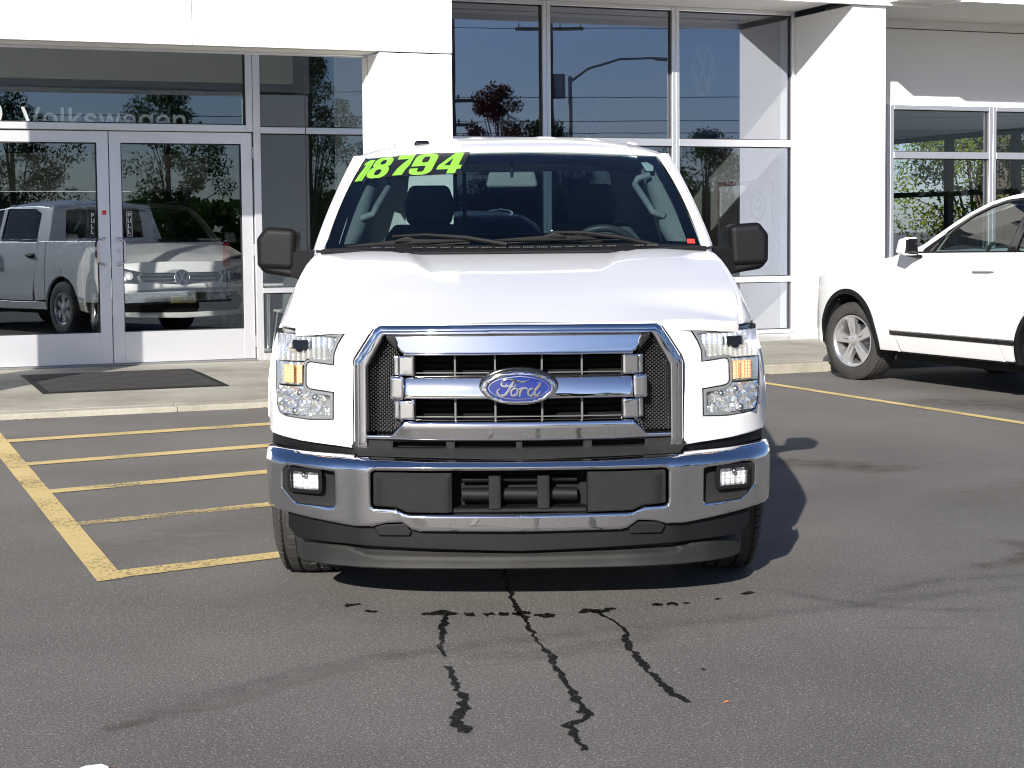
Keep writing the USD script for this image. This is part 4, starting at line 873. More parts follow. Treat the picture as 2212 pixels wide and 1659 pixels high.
def rim_meshes(rim, W, spokes=6, face=.30, tap=.8):
    """outer face towards +x"""
    barrel = revolve([(-.40 * W, rim - .002), (-.38 * W, rim - .02), (.1 * W, rim - .04), (.42 * W, rim - .022), (.47 * W, rim + .004), (.49 * W, rim + .004), (.485 * W, rim - .012), (.44 * W, rim - .022)], 64, 'x')
    sp = []
    for k in range(spokes):
        a = k / spokes * 2 * np.pi + math.pi / 2
        w0, w1 = .034, .048
        pts = []
        for r, ww, xo in ((.05, w0, .40), (rim * .55, .040, .42), (rim - .015, w1, .40)):
            for s in (-1, 1):
                for dx in (0, -.045):
                    pts.append((xo * W + dx, r * math.cos(a) - s * ww * math.sin(a) * (1 if dx == 0 else 1.15), r * math.sin(a) + s * ww * math.cos(a) * (1 if dx == 0 else 1.15)))
        sp.append(trimesh.convex.convex_hull(np.array(pts)))
    hub = revolve([(.30 * W, 0), (.30 * W, .075), (.42 * W, .07), (.44 * W, .05), (.45 * W, .034), (.46 * W, .03), (.465 * W, 0)], 32, 'x')
    return barrel, sp, hub
TY = tyre_mesh(.387, .262, .225)
BR, SP, HB = rim_meshes(.228, .262)
def wheel(parent, x, y, z, flip, steer=0, meshes=None, tilt=0, emb=False):
    T_, B_, S_, H_ = meshes or (TY, BR, SP, HB)
    def pl(m):
        v = np.array(m.vertices)
        if flip: v[:, 0] *= -1
        c, s = math.cos(steer), math.sin(steer)
        v = np.stack([v[:, 0] * c - v[:, 1] * s, v[:, 0] * s + v[:, 1] * c, v[:, 2]], 1) + [x, y, z]
        return tm(v, np.array(m.faces)[:, ::-1] if flip else m.faces)
    w = xf('wheel', parent)
    obj(w, 'tyre', pl(T_), 'rubber', smooth=30)
    obj(w, 'rim', pl(B_), 'alloy', smooth=40)
    for s in S_: obj(w, 'spoke', pl(s), 'alloy', smooth=30)
    obj(w, 'hub', pl(H_), 'alloy', smooth=40)
    obj(w, 'brake_disc', pl(revolve([(-.01, .0), (-.01, .155), (.01, .155), (.01, 0)], 40, 'x')), 'satin_chrome')
    return w
for x, f in ((.862, False), (-.862, True)):
    wheel(truck, x, .965, .385, f); wheel(truck, x, 4.638, .385, f)
# --- cowl
def cowlz(x, y): return 1.325 + .045 * np.clip((y - 1.34) / .16, 0, 1) - .02 * np.clip(np.abs(x) / .88, 0, 1) ** 3
cf = [(0, 1.375), (.30, 1.38), (.45, 1.39), (.495, 1.34), (.54, 1.41), (.66, 1.445), (.80, 1.48), (.872, 1.50)]
cb = [(.885, 1.66), (.60, 1.545), (.30, 1.49), (0, 1.475)]
cp = Polygon(cf + cb + [(-a, b) for a, b in reversed(cf + cb)]).buffer(0)
cw = obj(truck, 'cowl', panel(cp, lambda x, y: (x, y, cowlz(x, y)), (0, -.3, 1), cell=.03, r=.006, thick=.03), 'textured_black')
for k in range(21):
    x = -.62 + k * .062
    if abs(abs(x) - .49) < .05: continue
    ym = 1.425 + .10 * x * x
    obj(cw, 'vent', [cbox(x - .020 + j * .008, x - .016 + j * .008, ym - .02, ym + .02, float(cowlz(np.array(x), np.array(ym))) + .001, float(cowlz(np.array(x), np.array(ym))) + .007, .001) for j in range(6)], 'fin_grey', kind='stuff')
# --- windshield and greenhouse
def wsf(s, t):
    """windshield: s across (-1..1), t up (0..1)"""
    s, t = np.broadcast_arrays(np.asarray(s, float), np.asarray(t, float)); a = s * s
    bx, by, bz_ = .872 * s, 1.475 + .185 * a, 1.352 - .018 * a
    tx, ty, tz = .728 * s, 2.27 + .13 * a, 1.818 - .022 * a
    bul = 4 * t * (1 - t)
    return bx + (tx - bx) * t + .012 * s * bul, by + (ty - by) * t - .022 * bul * (1 - .5 * a), bz_ + (tz - bz_) * t + .018 * bul
ss, tt = np.meshgrid(np.linspace(-1, 1, 41), np.linspace(-.03, 1.0, 17), indexing='ij')
wm = grid_mesh(np.stack(wsf(ss, tt), -1))
if wm.face_normals[:, 1].mean() > 0: wm.invert()
ws = obj(truck, 'windshield', wm, 'car_glass', smooth=True)
def wpatch(poly, off, m, name, parent, cell=.05, **k):
    """a sticker lying on the windshield: polygon in (metres across from the middle, share of the height)"""
    V, T, d = sheet2d(poly, cell, ())
    s = V[:, 0] / (.872 - .144 * V[:, 1]); P = np.stack(wsf(s, V[:, 1]), -1)
    e = 1e-3; n = np.cross(np.stack(wsf(s + e, V[:, 1]), -1) - P, np.stack(wsf(s, V[:, 1] + e), -1) - P); n /= np.linalg.norm(n, axis=1, keepdims=True); n *= np.where(n[:, 1:2] > 0, -1, 1)
    q = tm(P + n * off, T)
    if (q.face_normals * n[q.faces[:, 0]]).sum() < 0: q.invert()
    return obj(parent, name, q, m, smooth=False, **k)
xs_ = lambda t: .872 - .144 * t
frit = Polygon([(-xs_(0) * .998, 0), (xs_(0) * .998, 0), (xs_(1) * .998, 1), (-xs_(1) * .998, 1)])
hole = rounded(Polygon([(-xs_(.07) * .935, .07), (xs_(.07) * .935, .07), (xs_(.93) * .935, .915), (.22, .93), (.14, .86), (-.14, .86), (-.22, .93), (-xs_(.93) * .935, .915)]), .01)
wpatch(frit.difference(hole), -.004, 'gloss_black', 'black_band', ws, cell=.08)
# price lettering
rr_ = lambda a, b, c, d, r: rrect(a, b, c, d, r)
digs = {'1': Polygon([(.10, 1), (.38, 1), (.38, 0), (.10, 0), (.10, .76), (0, .76), (0, .88)]),
        '8': rr_(.03, .59, .46, 1, .2).union(rr_(0, .62, 0, .56, .22)).difference(rr_(.225, .395, .635, .865, .08)).difference(rr_(.215, .405, .135, .41, .085)),
        '7': Polygon([(0, 1), (.62, 1), (.62, .83), (.50, .55), (.42, .25), (.39, 0), (.11, 0), (.16, .32), (.26, .58), (.36, .77), (0, .77)]),
        '9': rr_(0, .62, 0, 1, .22).difference(rr_(.22, .405, .565, .865, .08)).difference(sbox(-.1, .30, .275, .40)).difference(rr_(.22, .40, .13, .41, .06)),
        '4': Polygon([(.34, 1), (.60, 1), (.60, .38), (.70, .38), (.70, .20), (.60, .20), (.60, 0), (.35, 0), (.35, .20), (0, .20), (0, .38)]).difference(Polygon([(.17, .38), (.35, .38), (.35, .76)]))}
for i_, (ch, x, w, t0, h, sk) in enumerate((('1', -.772, .125, .700, .262, 12), ('8', -.712, .160, .722, .262, 9), ('7', -.595, .165, .738, .262, 9), ('9', -.505, .180, .728, .265, 9), ('4', -.372, .165, .728, .258, 9))):
    pl_ = lambda q: affinity.translate(affinity.skew(affinity.scale(q, w, h, origin=(0, 0)), sk, 0, origin=(0, 0)), x, t0)
    ew = digs[ch].bounds[2]
    wpatch(pl_(sbox(-.015 if ch == '8' else -.07, -.05, ew + .06, 1.03)).difference(pl_(digs[ch])).intersection(frit), .0010 + .0009 * i_, 'sticker_black', 'price_backing', ws, cell=.06)
    wpatch(pl_(digs[ch]).intersection(frit), .0012 + .0009 * i_, 'lime', 'price_digit', ws, cell=.06)
wpatch(Polygon([(.640, .905), (.672, .915), (.700, .87), (.690, .80), (.655, .80)]), -.006, 'white_sticker', 'toll_tag', ws)
wpatch(rrect(.80, .838, .045, .085, .003), .002, 'red_sticker', 'oil_sticker', ws)
# A pillars
def Gside(y, z):
    """side of the cab above the belt"""
    t = np.clip((z - 1.30) / .56, 0, 1.1)
    return .935 - .155 * t ** 1.15 - .03 * np.clip((y - 3.6) / .6, 0, 1) * t
tv = np.linspace(0, 1, 13)
inn = np.stack(wsf(np.ones_like(tv), tv), -1)
zz = inn[:, 2] + .004; yy = inn[:, 1] + .10 - .02 * tv
outp = np.stack([Gside(yy, zz), yy, zz], -1)
midp = (inn + outp) / 2 + np.array([.018, -.018, .012])
pil = grid_mesh(np.stack([inn + [0, -.004, .006], midp * .5 + inn * .5 + [.004, -.004, .006], midp, midp * .5 + outp * .5 + [.006, 0, .004], outp], 1))
if pil.face_normals[:, 0].mean() < 0: pil.invert()
both('a_pillar', pil, 'white_paint', smooth=60)
# roof
zr = PchipInterpolator([2.2, 2.5, 2.9, 3.4, 3.9, 4.2], [1.822, 1.884, 1.920, 1.925, 1.905, 1.855])
def roofz(x, y):
    rib = .007 * (np.exp(-((np.abs(x) - .18) / .035) ** 2) + np.exp(-((np.abs(x) - .42) / .035) ** 2)) * sm((y - 2.62) / .1)
    return zr(np.clip(y, 2.2, 4.2)) - .082 * (np.abs(x) / .775) ** 3.2 + rib
rf = [(0, 2.272), (.25, 2.287), (.5, 2.335), (.70, 2.393), (.728, 2.402), (.772, 2.44), (.778, 2.6), (.778, 4.1), (.70, 4.19), (0, 4.2)]
rp = Polygon(rf + [(-a, b) for a, b in reversed(rf)]).buffer(0)
obj(truck, 'roof', panel(rp, lambda x, y: (x, y, roofz(x, y)), (0, -.1, 1), cell=.04, r=.01, thick=.03), 'white_paint', smooth=40)
obj(truck, 'headliner', panel(rp.buffer(-.03), lambda x, y: (x, y, roofz(x, y) - .045), (0, 0, -1), cell=.15, r=0, thick=.0), 'headliner')
rt = lambda y: float(roofz(np.array(.775), np.array(y)))
fr_line = [(float(a), float(b)) for a, b in zip(yy, zz)]
gh = Polygon([(yy[0], 1.322)] + fr_line[1:] + [(2.5, rt(2.5)), (2.9, rt(2.9)), (3.5, rt(3.5)), (4.0, rt(4.0)), (4.12, rt(4.1) - .01), (4.19, 1.322)]).buffer(0)
off = lambda z: (z - 1.33) / .48
w1 = rounded(Polygon([(1.86, 1.345), (2.50, 1.775), (2.66, 1.80), (2.66, 1.345)]), .02); w2 = rounded(Polygon([(2.78, 1.345), (2.78, 1.80), (3.60, 1.79), (3.80, 1.72), (3.84, 1.345)]), .02)
both('cab_side', panel(gh.difference(w1).difference(w2), lambda y, z: (Gside(y, z), y, z), (1, 0, .25), cell=.05, r=.006, thick=.03), 'white_paint', smooth=40)
for w in (w1, w2):
    both('side_window', panel(w.buffer(.006), lambda y, z: (Gside(y, z) - .012, y, z), (1, 0, .25), cell=.1, r=0, thick=0), 'cab_glass')
    both('window_trim', panel(w.buffer(.012).difference(w.buffer(-.010)), lambda y, z: (Gside(y, z) + .001, y, z), (1, 0, .25), cell=.1, r=.002, thick=.02), 'gloss_black')
rw = rounded(Polygon([(-.64, 1.37), (.64, 1.37), (.60, 1.78), (-.60, 1.78)]), .03)
bw = Polygon([(-.93, .5), (.93, .5), (.93, 1.3), (.78, 1.84), (.5, 1.86), (-.5, 1.86), (-.78, 1.84), (-.93, 1.3)])
obj(truck, 'cab_back', panel(bw.difference(rw), lambda x, z: (x, 4.17 - .12 * np.clip(z - 1.3, 0, 1), z), (0, 1, 0), cell=.15, r=.005, thick=.05), 'white_paint')
rg = obj(truck, 'rear_window', panel(rw.buffer(.004), lambda x, z: (x, 4.15 - .12 * np.clip(z - 1.3, 0, 1), z), (0, 1, 0), cell=.2, r=0, thick=0), 'cab_glass')
for x in (-.27, .27): obj(rg, 'slider_post', cbox(x - .012, x + .012, 4.07, 4.10, 1.37, 1.78, .003), 'gloss_black')
both('marker_cover', hull([(.60, 2.52, 1.868), (.64, 2.54, 1.862), (.60, 2.60, 1.874)], .006), 'white_paint', smooth=True)
lp = obj(truck, 'roof_antenna_base', hull([(-.475, 2.50, float(roofz(np.array(-.45), np.array(2.5)))), (-.43, 2.50, float(roofz(np.array(-.45), np.array(2.5))))], [.017, .017], 2), 'gloss_black', smooth=True)
# cabin
obj(truck, 'dashboard', [hull([(-.80, 1.62, 1.30), (.80, 1.62, 1.30), (-.80, 2.05, 1.26), (.80, 2.05, 1.26), (-.80, 2.1, 1.0), (.80, 2.1, 1.0), (-.8, 1.62, 1.0), (.8, 1.62, 1.0)], .03), hull([(.20, 1.95, 1.32), (.62, 1.95, 1.32), (.18, 2.10, 1.28), (.64, 2.10, 1.28)], .04)], 'cab_dark')
both('door_trim', box(.80, .86, 1.75, 4.0, .55, 1.33), 'cab_dark')
obj(truck, 'cabin_floor', box(-.85, .85, 1.6, 4.1, .50, .55), 'cab_dark')
for x in (-.44, .44):
    st = obj(truck, 'front_seat', hull([(x - .22, 2.86, .95), (x + .22, 2.86, .95), (x - .24, 2.98, 1.34), (x + .24, 2.98, 1.34), (x - .17, 3.02, 1.43), (x + .17, 3.02, 1.43), (x - .22, 3.05, .95), (x + .22, 3.05, .95)], .035, 2), 'seat_cloth', smooth=50)
    obj(st, 'headrest', hull([(x - .085, 3.02, 1.50), (x + .085, 3.02, 1.50), (x - .10, 3.04, 1.57), (x + .10, 3.04, 1.57), (x - .075, 3.05, 1.635), (x + .075, 3.05, 1.635)], .04, 2), 'seat_cloth', smooth=True)
    obj(st, 'cushion', hull([(x - .24, 2.40, .88), (x + .24, 2.40, .88), (x - .24, 2.90, .90), (x + .24, 2.90, .90)], .07, 2), 'seat_cloth', smooth=True)
    for dx in (-.05, .05): obj(st, 'headrest_post', cyl((x + dx, 3.03, 1.40), (x + dx, 3.03, 1.50), .007, 8), 'satin_chrome')
rs = obj(truck, 'rear_seat', hull([(-.70, 3.82, .9), (.70, 3.82, .9), (-.66, 3.95, 1.36), (.66, 3.95, 1.36)], .05, 2), 'cab_dark', smooth=50)
for x in (-.45, .45): obj(rs, 'headrest', hull([(x - .09, 3.96, 1.40), (x + .09, 3.96, 1.40), (x - .08, 3.97, 1.44), (x + .08, 3.97, 1.44)], .035, 2), 'cab_dark', smooth=True)
th = np.linspace(0, 2 * np.pi, 49)
cwh, nw = np.array([.45, 2.30, 1.265]), np.array([0, math.cos(.45), math.sin(.45)])
e1, e2 = np.array([1., 0, 0]), np.array([0, -math.sin(.45), math.cos(.45)])
sw = obj(truck, 'steering_wheel', tube([cwh + .19 * (math.cos(a) * e1 + math.sin(a) * e2) for a in th], .019, 10, caps=False), 'wheel_leather', smooth=True)
obj(sw, 'centre_pad', hull([cwh + p for p in (-.06 * e1 - .05 * e2, .06 * e1 - .05 * e2, .05 * e1 + .05 * e2, -.05 * e1 + .05 * e2)], .02), 'cab_dark', smooth=True)
for a in (math.pi, 0, -math.pi / 2): obj(sw, 'spoke', cyl(cwh, cwh + .18 * (math.cos(a) * e1 + math.sin(a) * e2), .016, 8), 'cab_dark')
obj(sw, 'gear_lever', tube([(.30, 2.16, 1.30), (.215, 2.22, 1.40), (.195, 2.23, 1.425)], [.008, .009, .011], 8), 'satin_chrome')
mr = obj(truck, 'rear_view_mirror', hull([(-.11, 2.22, 1.655), (.11, 2.22, 1.655), (-.10, 2.22, 1.70), (.10, 2.22, 1.70)], .016, 2), 'cab_trim', smooth=True)
obj(mr, 'stalk', cyl((0, 2.21, 1.69), (0, 2.20, 1.78), .010, 8), 'cab_dark')
for s in (1, -1):
    mm = (lambda q: q) if s == 1 else mirx
    a = np.stack(wsf(np.full(9, .965), np.linspace(.02, .95, 9)), -1) + np.array([-.02, .05, -.015]); b = a + np.stack([np.interp(np.linspace(0, 1, 9), [0, .2, .5, 1], [-.05, -.09, -.075, -.045]), np.full(9, .03), np.full(9, -.01)], 1)
    tr = grid_mesh(np.stack([a, (a + b) / 2 + [0, -.012, .004], b, b + [0, .06, -.02]], 1))
    if tr.face_normals[:, 1].mean() > 0: tr.invert()
    p = obj(truck, 'pillar_trim', mm(tr), 'cab_trim', smooth=60)
    c = np.array(wsf(.87, .34)) + [-.03, .08, 0]; d = np.array(wsf(.87, .70)) + [-.03, .08, 0]
    obj(p, 'grab_handle', mm(tube([c + [.03, 0, -.02], c + [-.03, 0, 0], c + [-.045, -.0, .03], d + [-.045, 0, -.03], d + [-.03, 0, 0], d + [.03, 0, .02]], .016, 10)), 'cab_trim', smooth=True)
both('visor', hull([(.12, 2.30, 1.795), (.62, 2.34, 1.785), (.12, 2.44, 1.80), (.60, 2.48, 1.79)], .010), 'headliner', smooth=True)
# --- wipers and mast
def wiper(base, tip, b0, b1, name='wiper'):
    base, tip = np.array(base), np.array(tip)
    w = obj(truck, name, tube([base, base * .65 + tip * .35 + [0, -.012, .018], base * .3 + tip * .7 + [0, -.012, .018], tip], [.013, .011, .009, .007], 8), 'black_plastic', smooth=40)
    b0, b1 = np.array(b0), np.array(b1); mid = (b0 + b1) / 2
    obj(w, 'blade', [hull([b0, b0 * .55 + b1 * .45 + [0, 0, .010], b0 * .5 + b1 * .5], [.004, .010, .008]), hull([b1, b0 * .45 + b1 * .55 + [0, 0, .010], b0 * .5 + b1 * .5], [.004, .010, .008])], 'textured_black', smooth=40)
    obj(w, 'rubber_edge', cyl(b0 + [0, .012, -.010], b1 + [0, .012, -.010], .004, 6), 'rubber')
    obj(w, 'clip', hull([mid + [-.05, -.006, .010], mid + [.05, -.006, .012], mid + [0, -.008, .026]], .007), 'black_plastic')
def wp(x, t, o=.02):
    s = x / (.872 - .144 * t); q = np.array(wsf(s, t)); return q + [0, -o, o * .8]
wiper((-.03, 1.45, 1.365), wp(-.55, .085), wp(-.765, .015), wp(-.20, .035))
wiper((.66, 1.50, 1.350), wp(.17, .095), wp(-.10, .03), wp(.46, .05))
mp = [(-.928, 1.47, 1.30 + h) for h in np.linspace(0, .85, 8)]
obj(truck, 'mast_antenna', tube(mp, np.linspace(.0035, .0018, 8), 6), 'black_plastic', smooth=True)
# --- mirrors
mb = lambda p, r, s=2: hull(p, r, s)
head = mb([(1.065, 1.966, 1.415), (1.165, 1.978, 1.422), (1.192, 1.9812, 1.388), (1.195, 1.9816, 1.285), (1.072, 1.9668, 1.280), (1.065, 2.12, 1.415), (1.165, 2.12, 1.42), (1.195, 2.12, 1.285), (1.075, 2.12, 1.285)], [.034, .034, .034, .030, .030, .034, .034, .030, .030], 3)
both('mirror', head, 'black_plastic', smooth=26)
mirrors = [p for p in _used if p[0] == truck and p[1] == 'mirror']
for nm, sgn in (('mirror', 1), ('mirror_001', -1)):
    q = (lambda m: m) if sgn == 1 else mirx
    P_ = f'{truck}/{nm}'
    obj(P_, 'lower_shell', q(mb([(1.06, 1.975, 1.258), (1.195, 1.99, 1.262), (1.19, 2.11, 1.262), (1.06, 2.11, 1.255), (1.18, 2.0, 1.250), (1.02, 1.97, 1.225)], .018)), 'black_plastic', smooth=50)
    obj(P_, 'arm', q(mb([(.925, 1.86, 1.325), (.925, 1.86, 1.23), (1.06, 1.97, 1.325), (1.05, 1.96, 1.225), (.93, 1.95, 1.33), (.97, 1.90, 1.205)], .014)), 'textured_black', smooth=50)
    obj(P_, 'mirror_glass', q(cbox(1.07, 1.195, 2.146, 2.156, 1.285, 1.42, .004)), 'chrome')

# ================================================================== sport utility vehicles (same local axes as the pickup)
def suv(name, label, loc, rotz, paint, plate=False, steer=0.0, tag=False):
    t = thing(name, label, 'car', loc=loc, rotz=rotz)
    o = lambda n, m, mt, parent=None, **k: obj(parent or t, n, m, mt, **k)
    def bo_(n, m, mt, **k): o(n, m, mt, **k); o(n, mirx(m), mt, **k)
    pl = PchipInterpolator([0, .30, .55, .70, .80, .88, .93, .955, .97], [-.13, -.11, -.065, -.01, .055, .15, .30, .50, .80])
    inv = PchipInterpolator([-.13, -.11, -.065, -.01, .055, .15, .30, .50, .80, 4.0, 4.4, 4.65, 4.80], [0, .30, .55, .70, .80, .88, .93, .955, .962, .955, .93, .86, .6])
    def Sv(y, z):
        xm = inv(np.clip(y, -.13, 4.8))
        return xm - .055 * np.clip((z - .80) / .40, 0, 1.2) ** 2.0 - .05 * np.clip((.56 - z) / .26, 0, 1) ** 1.5 + .008 * np.exp(-((z - .93) / .05) ** 2) * np.clip((y - .9) / .5, 0, 1)
    def Ff(x, z): return pl(np.clip(np.abs(x) + .03 * np.clip((z - .75) / .3, 0, 1), 0, .97)) + .10 * np.clip((z - .62) / .4, 0, 1.2) ** 1.6 + .05 * np.clip((.45 - z) / .2, 0, 1)
    ht = PchipInterpolator([-.02, .10, .22, .40, .60, 1.08, 1.67, 1.95], [.88, .935, .965, 1.005, 1.04, 1.115, 1.185, 1.20])
    fen = [(y, float(ht(y)) - .005) for y in (.22, .36, .5, .7, .9, 1.08, 1.3, 1.484)]
    arch = lambda yc, r: Point(yc, .37).buffer(r, 24)
    sp = lambda poly, **k: panel(poly, lambda y, z: (Sv(y, z), y, z), (1, 0, .15), cell=k.pop('cell', .05), r=k.pop('r', .006), thick=k.pop('thick', .03))
    bo_('fender', sp(Polygon([(.19, .93), *fen, (1.484, 1.10), (1.47, .90), (1.50, .55), (1.55, .315), (1.20, .31), (.34, .31), (.22, .45)]).difference(arch(.79, .475))), paint)
    fd = Polygon([(1.492, 1.175), (1.60, 1.195), (3.13, 1.215), (3.10, 1.12), (2.99, .90), (2.96, .75), (2.99, .45), (3.04, .32), (1.60, .315), (1.51, .52), (1.478, .90)])
    rd = Polygon([(3.14, 1.215), (4.22, 1.225), (4.20, .95), (4.05, .80), (3.70, .95), (3.35, .80), (3.16, .50), (3.15, .325), (3.05, .325), (3.0, .45), (2.97, .75), (3.0, .90), (3.11, 1.12)]).difference(arch(3.68, .475))
    for poly, hy in ((fd, 2.80), (rd, 3.92)):
        for mm in ((lambda q: q), mirx):
            d = o('door', mm(sp(poly)), paint)
            obj(d, 'seal', mm(panel(poly.boundary.buffer(.013), lambda y, z: (Sv(y, z) - .012, y, z), (1, 0, .15), cell=.1, r=0, thick=0)), 'deep_black')
            hx = float(Sv(np.array(hy), np.array(1.06)))
            obj(d, 'handle', mm(hull([(hx + .028, hy - .11, 1.065), (hx + .028, hy + .11, 1.07), (hx + .004, hy - .13, 1.06), (hx + .004, hy + .13, 1.065)], .014)), paint, smooth=True)
            y0, y1 = poly.bounds[0] + .06, (poly.bounds[2] - .12 if poly is fd else 3.20)
            st = panel(sbox(y0 - .06, .462, y1, .494), lambda y, z: (Sv(y, z) + .010, y, z), (1, 0, 0), cell=.1, r=.006, thick=.02)
            obj(d, 'trim_strip', mm(st), 'gloss_black')
            obj(d, 'chrome_strip', mm(panel(sbox(y0 - .06, .495, y1, .509), lambda y, z: (Sv(y, z) + .010, y, z), (1, 0, 0), cell=.1, r=.004, thick=.02)), 'satin_chrome')
    bo_('quarter_panel', sp(Polygon([(4.228, 1.225), (4.66, 1.23), (4.74, .95), (4.72, .42), (4.1, .33), (3.16, .33), (3.17, .50), (3.36, .79), (3.7, .94), (4.05, .79), (4.208, .95)]).difference(arch(3.68, .475))), paint)
    for yc in (.79, 3.68):
        ring = arch(yc, .487).difference(arch(yc, .435)).intersection(sbox(yc - .5, .30, yc + .5, .9))
        bo_('arch_trim', panel(ring, lambda y, z: (np.maximum(Sv(y, z), Sv(np.full_like(y, max(yc, .95)), z) * np.where(y > .45, 1, 0)) + .012 if yc > 1 else Sv(y, z) + .012, y, z), (1, 0, 0), cell=.04, r=.008, thick=.05), 'black_plastic')
        bo_('wheel_well', arch_shell(.5, .90, yc, .37, .436, -.1, math.pi + .1), 'deep_black', smooth=True)
    o('underbody', box(-.76, .76, 1.3, 4.5, .22, .42), 'deep_black'); o('engine_block', box(-.42, .42, .45, 1.6, .4, .9), 'deep_black')
    # front
    grl = rounded(sym([(0, .845), (.46, .845), (.50, .80), (.46, .73), (0, .70)]), .015)
    lmp = Polygon([(.47, .850), (.70, .905), (.84, .945), (.865, .90), (.84, .79), (.70, .725), (.50, .715), (.525, .80)])
    low = rounded(sym([(0, .60), (.70, .60), (.78, .50), (.72, .375), (0, .36)]), .03)
    plt = rrect(-.17, .17, .47, .595, .01)
    body = sym([(0, .985), (.50, .975), (.70, .96), (.86, .955), (.925, .88), (.935, .70), (.93, .5), (.90, .32), (0, .29)])
    lm = affinity.scale(lmp, -1, 1, origin=(0, 0))
    bp = o('front_bumper', front(body.difference(grl).difference(lmp).difference(lm).difference(low), Ff, cell=.04, r=.012, thick=.05), paint)
    g_ = o('grille', front(grl.buffer(.02), lambda x, z: Ff(x, z) + .06, cell=.08, r=0, thick=.01), 'gloss_black')
    for z in (.725, .768, .812): obj(g_, 'slat', front(sbox(-.48, z, .48, z + .014).intersection(grl), lambda x, z_: Ff(x, z_) + .012, cell=.06, r=.004, thick=.03), 'satin_chrome')
    obj(g_, 'emblem', front(affinity.translate(emblem(.095), 0, .79), lambda x, z: Ff(x * 0, z) - .022, cell=.04, r=.003, thick=.03), 'satin_chrome')
    obj(g_, 'emblem_disc', front(Point(0, .79).buffer(.094), lambda x, z: Ff(x * 0, z) - .008, cell=.05, r=0, thick=.02), 'gloss_black')
    lg = o('lower_grille', front(low.buffer(.02), lambda x, z: Ff(x, z) + .07, cell=.08, r=0, thick=.01), 'black_plastic')
    dz = unary_union([LineString([(x, .30), (x + .5 * s, .62)]).buffer(.005) for x in np.arange(-1.3, 1.3, .075) for s in (-1, 1)]).intersection(low)
    obj(lg, 'lattice', front(dz, lambda x, z: Ff(x, z) + .05, cell=.2, r=0, thick=.02), 'textured_black', smooth=False)
    for mm in ((lambda q: q), mirx):
        h = o('headlight', mm(front(lmp.buffer(-.004), lambda x, z: Ff(x, z) * .9 + .09, cell=.03, r=0, thick=.01)), 'gloss_black')
        for cx, cz in ((.62, .81), (.76, .845)): obj(h, 'projector', mm(front(Point(cx, cz).buffer(.048), lambda x, z: Ff(x, z) + .03 + 3 * ((x - cx) ** 2 + (z - cz) ** 2), cell=.015, r=0, thick=.02)), 'lamp_white')
        obj(h, 'lens', mm(front(lmp.buffer(-.003), lambda x, z: Ff(x, z) + .002, cell=.04, r=.004, thick=0)), 'lens_clear')
    if plate:
        p = o('licence_plate', front(plt, lambda x, z: 0 * x - .142, cell=.2, r=.003, thick=.01), 'sticker_black')
        obj(p, 'dealer_card', front(sbox(-.15, .478, .15, .565), lambda x, z: 0 * x - .146, cell=.2, r=0, thick=.003), 'yellow_card')
        tx = []
        for s_, h_, cx, cz in (('POST FALLS', .024, .03, .530), ('VOLKSWAGEN', .020, .03, .498)):
            g = text_poly(s_, h_, .0006); x0, y0, x1, y1 = g.bounds; f_ = .19 / (x1 - x0)
            tx.append(affinity.translate(affinity.scale(g, f_, 1, origin=(x0, 0)), cx - .095 - x0, cz))
        tx.append(affinity.translate(emblem(.03), -.108, .522))
        obj(p, 'lettering', front(unary_union(tx), lambda x, z: 0 * x - .1485, cell=.3, r=0, thick=.002), 'banner_blue', smooth=False)
        g = text_poly('Post Falls', .015, .0004); x0, y0, x1, y1 = g.bounds
        obj(p, 'top_lettering', front(affinity.translate(g, -(x0 + x1) / 2, .573), lambda x, z: 0 * x - .1485, cell=.3, r=0, thick=.002), 'white_sticker', smooth=False)
    # hood, glass, roof
    def hz(x, y): return ht(np.clip(y, -.02, 1.95)) + .055 * np.clip(1 - np.abs(x) / .85, 0, 1) ** .8 * np.clip((y - .05) / .5, .25, 1) + .010 * sm((np.abs(x) - .50) / .08) * sm((.8 - np.abs(x)) / .08)
    he = [(0, -.02), (.45, .015), (.70, .09), (.84, .20)]
    hr = [(float(Sv(np.array(y), ht(y))) - .03, y) for y in (.40, .6, .8, 1.08, 1.4, 1.66)] + [(.72, 1.74), (0, 1.60)]
    o('hood', panel(Polygon(he + hr + [(-a, b) for a, b in reversed(he + hr)]).buffer(0), lambda x, y: (x, y, hz(x, y)), (0, -.3, 1), cell=.05, r=.012, thick=.03), paint)
    s, tt_ = np.meshgrid(np.linspace(-1, 1, 25), np.linspace(-.03, 1, 11), indexing='ij'); a = s * s
    P0 = np.stack([.80 * s, 1.62 + .22 * a, 1.225 - .03 * a], -1); P1 = np.stack([.60 * s, 2.50 + .13 * a, 1.672 - .03 * a], -1)
    W = P0 + (P1 - P0) * tt_[..., None] + np.array([0, -.03, .03]) * (4 * tt_ * (1 - tt_))[..., None]
    wm_ = grid_mesh(W)
    if wm_.face_normals[:, 1].mean() > 0: wm_.invert()
    w = o('windshield', wm_, 'car_glass', smooth=True)
    def Gs(y, z):
        k = np.clip((z - 1.19) / .50, 0, 1.1)
        return .898 - .02 * np.clip((2.2 - y) / .5, 0, 1) - .215 * k ** 1.25 - .05 * np.clip((y - 3.9) / .8, 0, 1)
    top = PchipInterpolator([2.2, 2.5, 2.72, 3.0, 3.3, 3.7, 4.2, 4.5], [1.46, 1.60, 1.662, 1.70, 1.715, 1.715, 1.68, 1.60])
    green = Polygon([(1.62, 1.20), (1.85, 1.275)] + [(y, float(top(y))) for y in (2.2, 2.35, 2.5, 2.6, 2.72, 2.85, 3.0, 3.3, 3.7, 4.2, 4.4)] + [(4.66, 1.225)]).buffer(0)
